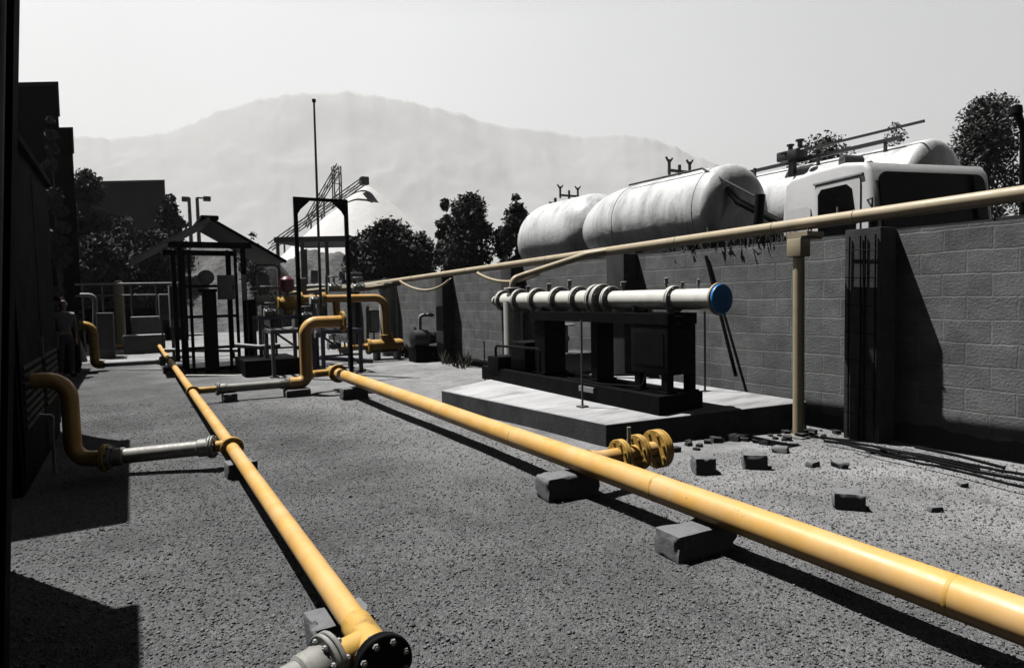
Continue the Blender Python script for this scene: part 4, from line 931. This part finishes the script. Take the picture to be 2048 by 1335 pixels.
# ------------------------------------------------------------------ far left low yard: rails, pallets, pale slabs
fr_ = thing('pipe_rail', 'long horizontal pale rail fence across the back left of the yard', 'fence', (-.5, 24.5, 0))
A_ = Yp(150, 569, 24.5); B_ = Yp(362, 566, 24.5)
mb = MB(); mb.tube([(A_.x, 24.5, A_.z), (B_.x, 24.5, B_.z)], .035, 10); mb.build('top_rail', PALEG, fr_)
A2 = Yp(150, 592, 24.5); mb = MB(); mb.tube([(A_.x, 24.5, A2.z), (B_.x, 24.5, A2.z)], .03, 10); mb.build('mid_rail', MIDG, fr_)
for px in (165, 205, 262, 312, 352):
    x = Yp(px, 600, 24.5).x; mb = MB(); mb.tube([(x, 24.55, -.02), (x, 24.55, A_.z)], .03, 10); mb.build('rail_post', MIDG, fr_)
o = MB().box((-9, 30.0, -.1), (2.0, 30.2, 1.35)).build('back_wall', DKCLAD, org=(-3, 30, 0)); tag(o, 'low dark wall closing the back left of the yard', 'wall')
for k, (pxa, pxb, pyb, pyt, Y, m, lab) in enumerate(((246, 330, 682, 668, 22.5, PALEG, 'pale concrete slab stack low behind the cream bollard'), (262, 322, 642, 632, 23.5, PALEG, 'narrow pale slab on the ground behind the bollard, by the rail'), (320, 345, 640, 588, 20.5, MIDG, 'grey control box on legs left of the shelter'), (196, 226, 690, 625, 21.2, MIDG, 'grey box beside the cream bollard'), (342, 368, 655, 570, 18.8, MIDG, 'grey panel post at the left of the shelter rack'))):
    a = Yp(pxa, pyb, Y); b = Yp(pxb, pyt, Y); o = thing('control_box' if m is MIDG else 'slab_stack', lab, 'box' if m is MIDG else 'slab', ((a.x+b.x)/2, Y, 0))
    mb = MB(); z0 = a.z if m is MIDG and k != 3 else -.02; mb.box((a.x, Y, max(-.02, z0)), (b.x, Y+.6, b.z), bev=.015); mb.build('box_body' if m is MIDG else 'slab', m, o)
    if m is MIDG:
        mb = MB(); mb.box((a.x+.02, Y-.02, b.z-(b.z-max(0, z0))*.8), (b.x-.02, Y-.003, b.z-.06)); mb.build('box_door', DARK, o)
        if z0 > .05:
            for x in (a.x+.05, b.x-.05): mb = MB(); mb.box((x-.025, Y+.1, -.02), (x+.025, Y+.15, z0-.002)); mb.build('leg', DARK, o)

# ------------------------------------------------------------------ far background
def at_depth(px, py, D): return AD(px, py, D)
def far_box(name, label, cat, pxa, pxb, pyt, D, m, thick=6, parts=None):
    a = at_depth(pxa, 600, D); b = at_depth(pxb, 600, D); zt_ = at_depth((pxa+pxb)/2, pyt, D).z
    d = V((b.x-a.x, b.y-a.y, 0)); n = V((b.x, b.y, 0)).normalized()*thick
    t_ = thing(name, label, cat, ((a.x+b.x)/2, (a.y+b.y)/2, 0))
    base = [V((a.x, a.y, -.2)), V((b.x, b.y, -.2)), V((b.x, b.y, -.2))+n, V((a.x, a.y, -.2))+n]
    mb = MB(); mb.prism(base, (0, 0, 0), (0, 0, zt_+.2)); mb.build('wall', m, t_)
    mb = MB(); e = d.normalized()*.06; n2 = n.normalized()*.06
    mb.prism([V((a.x, a.y, zt_+.002))-e-n2, V((b.x, b.y, zt_+.002))+e-n2, V((b.x, b.y, zt_+.002))+e+n+n2, V((a.x, a.y, zt_+.002))-e+n+n2], (0, 0, 0), (0, 0, .12)); mb.build('roof', BLACK if m is DKCLAD else DARK, t_)
    return t_, a, b, zt_, d, n
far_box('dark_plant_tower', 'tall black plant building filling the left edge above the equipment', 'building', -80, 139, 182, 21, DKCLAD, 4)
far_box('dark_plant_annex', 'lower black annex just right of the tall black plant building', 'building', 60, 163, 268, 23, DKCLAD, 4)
far_box('warehouse', 'flat roofed dark warehouse behind the trees at back left', 'building', 100, 340, 368, 46, BLDG, 12)
def heap(label, pxa, pxb, pyt, D, m, seed):
    a = at_depth(pxa, 600, D); b = at_depth(pxb, 600, D); zt_ = at_depth((pxa+pxb)/2, pyt, D).z; d = V((b.x-a.x, b.y-a.y, 0)); L = d.length; dn = d/L; nn = V((-dn.y, dn.x, 0)); mid = V(((a.x+b.x)/2, (a.y+b.y)/2, 0))
    nu, nv = 36, 26; W = zt_*1.5; vs = []
    for i in range(nu):
        for k in range(nv):
            u = i/(nu-1)*2-1; v = k/(nv-1)*2-1; p = mid + dn*(u*(L/2+1.5)) + nn*(v*W)
            z = zt_*max(0, 1-abs(v)**1.15)*max(0, 1-abs(u)**5)*(1+.18*noise.noise(V((u*3, v*2, seed)))+.06*noise.noise(V((u*11, v*9, seed))))
            vs.append(V((p.x, p.y, z-.08)))
    mb = MB(); mb.v = vs; mb.f = [(i*nv+k, (i+1)*nv+k, (i+1)*nv+k+1, i*nv+k+1) for i in range(nu-1) for k in range(nv-1)]
    o = mb.build('sunlit_heap', m, org=mid, ang=80); tag(o, label, 'heap')  # added heap, sloped so that it catches the sun and reads pale
heap('long grey heap added to catch sun behind the open gabled shelter', 352, 545, 486, 40, HEAP, 3)
heap('grey heap added to catch sun behind the open shed with the dark roof edge', 565, 720, 500, 46, HEAP, 8)
shd = thing('open_shed', 'long open shed with dark roof edge behind the portal frame', 'shed', tuple(V((at_depth(625, 600, 34).x, at_depth(625, 600, 34).y, 0))))
a = at_depth(552, 486, 34); b = at_depth(700, 478, 34)
d = V((b.x-a.x, b.y-a.y, 0)); n = V((-d.y, d.x, 0)).normalized()
mb = MB(); mb.prism([V((a.x, a.y, a.z))-n*.3, V((b.x, b.y, a.z))-n*.3, V((b.x, b.y, a.z+.1))+n*5, V((a.x, a.y, a.z+.1))+n*5], (0, 0, 0), (0, 0, .28)); mb.build('roof', DARK, shd)
for u in (.02, .35, .68, .98):
    for k in (0, 4.6): q = V((a.x, a.y, 0))+d*u+n*k; mb = MB(); mb.box((q.x-.08, q.y-.08, -.1), (q.x+.08, q.y+.08, a.z)); mb.build('post', MIDG, shd)
for u, h, w_ in ((.12, 1.6, 1.1), (.45, 2.2, .9), (.75, 1.3, 1.2)):
    q = V((a.x, a.y, 0))+d*u+n*2.5; mb = MB(); mb.box((q.x-w_/2, q.y-.4, -.1), (q.x+w_/2, q.y+.4, h), bev=.05); o = mb.build('storage_crate', FARW, org=(q.x, q.y, 0))
    tag(o, {.12: 'pale crate stored in the open shed, at its left end', .45: 'tallest pale crate in the middle of the open shed', .75: 'lowest pale crate in the open shed, toward its right end'}[u], 'crate')
# white stockpile cone and conveyors
D = 62; ap = at_depth(732, 366, D)
def cone():
    rb_ = ap.z/math.tan(R(42)); prof = []
    mb = MB(); n = 64; rings = []
    for i in range(15):
        u = i/14; r = rb_*(u + .035*(1-u)); z = ap.z*(1-u) - .35*(1-u)**8
        rings.append([V((ap.x+r*math.cos(2*math.pi*k/n), ap.y+r*math.sin(2*math.pi*k/n), z-.05)) + noise.noise_vector(V((math.cos(2*math.pi*k/n)*3, math.sin(2*math.pi*k/n)*3, z*.3)))*.07*min(1, u*4) for k in range(n)])
    mb.v = [p for g in rings for p in g] + [V((ap.x, ap.y, ap.z-.18))]
    mb.f = [(i*n+k, i*n+(k+1) % n, (i+1)*n+(k+1) % n, (i+1)*n+k) for i in range(14) for k in range(n)] + [(15*n, (k+1) % n, k) for k in range(n)]
    o = mb.build('stockpile', PILE, org=(ap.x, ap.y, 0), ang=80); tag(o, 'tall white conical stockpile behind the trees in the centre', 'stockpile')
cone()
def conveyor(label, pa, pb, D, w_, head):
    a = at_depth(*pa, D); b = at_depth(*pb, D); t_ = thing('conveyor', label, 'conveyor', (a.x, a.y, 0)); u = V((0, 0, w_))
    d = (b-a); k = max(6, int(d.length/1.2)); mb = MB()
    side = d.cross(V((0, 0, 1))).normalized()*.5
    for s_ in (-1, 1):
        mb.bar(a+side*s_, b+side*s_, .09); mb.bar(a+u+side*s_, b+u+side*s_, .09)
        for i in range(k): p = a+d*(i/k)+side*s_; q = a+d*((i+1)/k)+side*s_; mb.bar(p, q+u, .04)
    mb.build('boom', MIDG, t_)
    if head: mb = MB(); mb.box((b.x-.35, b.y-.4, b.z-.1), (b.x+.4, b.y+.4, b.z+.65), bev=.1); mb.build('drive_head', DARK, t_)
    for f in (.15, .55):
        p = a+d*f; mb = MB(); mb.bar((p.x, p.y, -.1), p, .15); mb.build('trestle', MIDG, t_)
conveyor('long inclined conveyor rising over the white stockpile', (540, 500), (728, 368), 60.5, .55, True)
conveyor('short steep conveyor tower crossing behind the mast', (612, 455), (676, 345), 66, .8, False)
o = thing('lattice_tower', 'thin lattice tower standing behind the right post of the portal frame', 'tower', (0, 0, 0)); p = at_depth(682, 600, 66); o.location = (p.x, p.y, 0); o['_o'] = (p.x, p.y, 0)
zt_ = at_depth(682, 336, 66).z; mb = MB()
for sx in (-.35, .35):
    for sy in (-.35, .35): mb.bar((p.x+sx, p.y+sy, -.1), (p.x+sx, p.y+sy, zt_), .11)
for z in np.arange(1, zt_, 1.1): mb.bar((p.x-.35, p.y-.35, z), (p.x+.35, p.y-.35, min(zt_, z+1.1)), .07); mb.bar((p.x-.35, p.y-.35, z), (p.x+.35, p.y-.35, z), .07)
mb.build('lattice', MIDG, o)
# lamp posts
for px, hx, lab in ((388, 371, 'far lamp post with its head pointing left above the shelter'), (404, 414, 'far lamp post with its head pointing right above the shelter')):
    D = 42; p = at_depth(px, 600, D); zt_ = at_depth(px, 397, D).z; h = at_depth(hx, 399, D)
    o = thing('lamp_post', lab, 'lamp post', (p.x, p.y, 0)); mb = MB(); mb.tube([(p.x, p.y, -.1), (p.x, p.y, zt_)], .12, 10, rads=[.16, .10]); mb.build('pole', MIDG, o)
    mb = MB(); mb.bar((p.x, p.y, zt_), (h.x, h.y, zt_), .09); mb.box((h.x-.22, h.y-.18, zt_-.18), (h.x+.22, h.y+.18, zt_+.12), bev=.04); mb.build('lamp_head', DARK, o)
p = at_depth(2037, 600, 8.2); zt_ = at_depth(2037, 222, 8.2).z
o = thing('mast_pole', 'black pole with a lamp at its top at the right edge behind the wall', 'lamp post', (p.x+.25, p.y, 0)); 
mb = MB(); q = at_depth(2044, 430, 8.2); p1 = at_depth(2047, 260, 8.2); p2 = at_depth(2033, 222, 8.2)
mb.tube([(q.x, q.y, -.1), q, p1, p2], .03, 12, rads=[.045, .032, .04, .05]); mb.build('pole', BLACK, o)
mb = MB(); mb.lathe(p2-V((0, 0, .06)), (0, 0, 1), [(0, .04), (.03, .07), (.12, .06), (.14, .02)], 14); mb.build('lamp_head', BLACK, o)

# ------------------------------------------------------------------ trees
def tree(label, px, pyt, wpx, D, m=LEAF, n=3200, leaf=.16, cat='tree', base=None, shape='round', name='tree', dens=1.0, zlow=.22, seed=None):
    rg = np.random.default_rng(seed or int(px*7+pyt)); c = at_depth(px, 600, D); top = at_depth(px, pyt, D).z; c = c + V((0, 0, 0)); w_ = wpx*D/F/2
    t_ = thing(name, label, cat, (c.x, c.y, 0)); Hh = top
    nl = max(10, int(20*dens)); n = int(n*2.3); leaf = leaf*.76; lob = []
    for k in range(nl):
        u = rg.random(); z = Hh*(zlow + (1-zlow)*(.08+.84*u)); 
        if shape == 'cone': rr = w_*(1.05-u)*.8
        elif shape == 'poplar': rr = w_*math.sin(math.pi*min(.97, .15+.8*u))*.6
        else: rr = w_*math.sqrt(max(.05, 1-(2*u-.85)**2))*.72
        a = rg.random()*6.28; q = rr*math.sqrt(rg.random()); s_ = w_*rg.uniform(.34, .58)*(1 if shape != 'poplar' else .8)
        lob.append((c.x+q*math.cos(a), c.y+q*math.sin(a), min(z, Hh-s_*.75), s_))
    lob.append((c.x+rg.uniform(-.1, .1)*w_, c.y, Hh-w_*.25, w_*.26))
    tr = MB(); th = max(.05, w_*.07)
    tr.tube([(c.x, c.y, -.15), (c.x+.05*w_, c.y, Hh*.35), (c.x-.04*w_, c.y, Hh*.62), (c.x, c.y, Hh*.85)], th, 10, rads=[th*1.4, th, th*.6, th*.2])
    for k, (x, y, z, s_) in enumerate(lob[:8]):
        z0 = min(Hh*.6, max(Hh*.18, z*.6)); tr.tube([(c.x, c.y, z0), ((c.x+x)/2, (c.y+y)/2, (z0+z)/2+.1), (x, y, z)], th*.4, 6, rads=[th*.5, th*.3, th*.1])
    tr.build('trunk', TRUNK, t_)
    L = np.array(lob); wt = L[:, 3]**2; idx = rg.choice(len(L), n, p=wt/wt.sum())
    d = rg.normal(0, 1, (n, 3)); d /= np.linalg.norm(d, axis=1)[:, None]
    rad = L[idx, 3]*(rg.random(n)**.4)*(1+.25*rg.normal(0, 1, n)*.5)
    P = L[idx, :3] + d*rad[:, None]*np.array([1, 1, .85]); P[:, 2] = np.maximum(P[:, 2], .1)
    t1_ = rg.normal(0, 1, (n, 3)); t1_ /= np.linalg.norm(t1_, axis=1)[:, None]; t2_ = np.cross(t1_, rg.normal(0, 1, (n, 3))); t2_ /= np.linalg.norm(t2_, axis=1)[:, None]
    s_ = leaf*rg.uniform(.5, 1.2, n)[:, None]
    Q = np.stack([P-t1_*s_, P+t2_*s_*.45, P+t1_*s_, P-t2_*s_*.45], 1).reshape(-1, 3) - np.array([c.x, c.y, 0])
    o = np_mesh('crown', Q, np.arange(n*4).reshape(n, 4), m, 4); o.parent = t_
    return t_
tree('dense dark tree standing left of the white tanks', 945, 392, 128, 27, n=5200, leaf=.15, dens=1.3, seed=3)
tree('pale feathery tree at the left flank of the dense dark tree', 893, 398, 62, 28, LEAFP, 1500, .15, shape='poplar', seed=5)
tree('slim dark tree close beside the far left tank', 1036, 388, 70, 26, n=2600, leaf=.14, zlow=.2, dens=1.4, seed=9)
tree('broad dark bush in front of the white stockpile', 782, 436, 150, 29, n=5000, leaf=.16, dens=1.3, zlow=.05, seed=12)
tree('wide low bush filling the gap at the foot of the dense dark tree', 912, 462, 120, 29, n=3600, leaf=.15, zlow=.02, dens=1.4, seed=51)
tree('low bush joining the slim tree and the far left tank', 1010, 452, 66, 27, n=2400, leaf=.14, zlow=.02, dens=1.2, seed=53)
tree('low bush in the hedge, left of the broad bush', 738, 462, 110, 31, n=3200, leaf=.15, zlow=.02, dens=1.3, seed=61)
tree('low bush in the hedge, just right of the broad bush', 818, 456, 110, 31, n=3200, leaf=.15, zlow=.02, dens=1.3, seed=63)
tree('low dark bush right of the portal frame', 712, 478, 60, 28, n=1800, leaf=.15, zlow=.05, seed=14)
tree('low bush between the stockpile and the dense dark tree', 848, 462, 100, 30, n=3200, leaf=.15, zlow=.05, seed=17)
tree('tall grey tree at the right edge behind the domed tank', 1970, 200, 165, 24, LEAFP, 6500, .12, dens=2.0, zlow=.42, seed=21)
tree('small grey tree peeking over the truck roof', 1648, 272, 165, 26, LEAFP, 4200, .12, zlow=.3, dens=1.6, seed=23)
tree('little grey tree top seen above the hose rack', 1786, 248, 90, 28, LEAFP, 1600, .11, shape='cone', zlow=.4, seed=25)
tree('dark tree in front of the warehouse, nearest the black equipment', 185, 338, 104, 34, n=6000, leaf=.17, dens=1.8, zlow=.08, seed=31)
tree('dark tree in front of the warehouse, in the middle of its facade', 255, 428, 120, 36, n=6000, leaf=.17, dens=1.8, zlow=.05, seed=33)
tree('grey tree at the right corner of the warehouse', 350, 388, 84, 36, n=5000, leaf=.17, dens=1.6, zlow=.05, seed=35)
tree('low dark shrub below the warehouse, left of the shelter roof', 205, 470, 140, 30, n=6500, leaf=.15, zlow=.02, dens=1.8, seed=37)
tree('dark shrub behind the left slope of the shelter roof', 312, 462, 120, 31, n=6500, leaf=.15, zlow=.02, dens=1.8, seed=39)
tree('dark tree with its ragged top against the side of the black tower', 122, 240, 40, 20, n=2600, leaf=.14, dens=1.3, zlow=.1, seed=43)
tree('scruffy bare bush at the right end of the shelter roof', 510, 462, 70, 33, LEAFP, 900, .14, seed=45)

o = MB().box((-3.2, 19.9, -.05), (2.6, 29.9, .012)).build('pavement', FARW, org=(0, 0, 0)); struct(o)
mb = MB(); a = Yp(492, 726, 13.6); b = Yp(606, 726, 13.6); o = thing('machine_plinth', 'low black base under the dark stands left of the middle riser', 'base', ((a.x+b.x)/2, 13.6, 0))
mb.box((a.x, 13.75, -.02), (b.x, 15.2, .33), bev=.02); mb.build('base_block', BLACK, o)
for k, (px, w_, pt, pb, Y, m, lab) in enumerate(((552, 16, 628, 668, 14.9, BLACK, 'black instrument box low on the stand under the red topped valve'), (606, 12, 556, 600, 16.0, PALEG, 'pale instrument box just right of the red actuator'), (524, 14, 545, 590, 16.6, MIDG, 'grey instrument box under the right eave of the shelter'),
        (628, 14, 540, 566, 17.5, PALEG, 'small pale instrument box inside the portal frame, above the pipes'), (708, 30, 545, 560, 19, PALEG, 'flat pale box on the wall side, right of the portal frame at pipe height'), (748, 18, 620, 665, 17.2, BLACK, 'black switch box in the bend of the yellow loop'))):
    a = Yp(px-w_/2, pb, Y); b = Yp(px+w_/2, pt, Y); o = thing('instrument_box', lab, 'box', ((a.x+b.x)/2, Y, 0))
    mb = MB(); mb.box((a.x, Y-.06, a.z), (b.x, Y+.14, b.z), bev=.015); mb.build('box_body', m, o)
    mb = MB(); mb.box((a.x+.02, Y-.075, a.z+.03), (b.x-.02, Y-.0605, b.z-.03)); mb.build('box_door', MIDG if m is not MIDG else PALEG, o)
    mb = MB(); mb.tube([((a.x+b.x)/2, Y+.05, -.02), ((a.x+b.x)/2, Y+.05, a.z+.01)], .025, 8); mb.build('stand_pipe', DARK, o)
for lab, pts, r, m in (('dark cable conduit looping over the regulating station', [(505, 560, 15.8), (505, 530, 15.8), (560, 530, 15.8), (560, 590, 15.8)], .022, DARK), ('pale pipe dropping to the ground inside the yellow loop', [(705, 600, 16), (705, 700, 16)], .045, PALEG), ('second pale pipe dropping to the ground beside the right post of the portal frame', [(735, 612, 16.2), (735, 700, 16.2)], .04, MIDG),
        ('pale bent pipe left of the cream bollard', [(160, 590, 22), (190, 590, 22), (190, 660, 22)], .06, PALEG), ('grey pipe along the ground behind the shelter rack', [(330, 700, 18.5), (480, 700, 17.8)], .05, PALEG), ('dark pipe along the ground beyond the main pipe end', [(640, 715, 14.2), (745, 722, 14.2)], .05, BLUEBLK)):
    P_ = [Yp(*q) for q in pts]; o = MB().tube(fillet(P_, .15, 4) if len(P_) > 2 else P_, r, 16).build('thin_pipe', m, org=P_[0]); tag(o, lab, 'pipe')
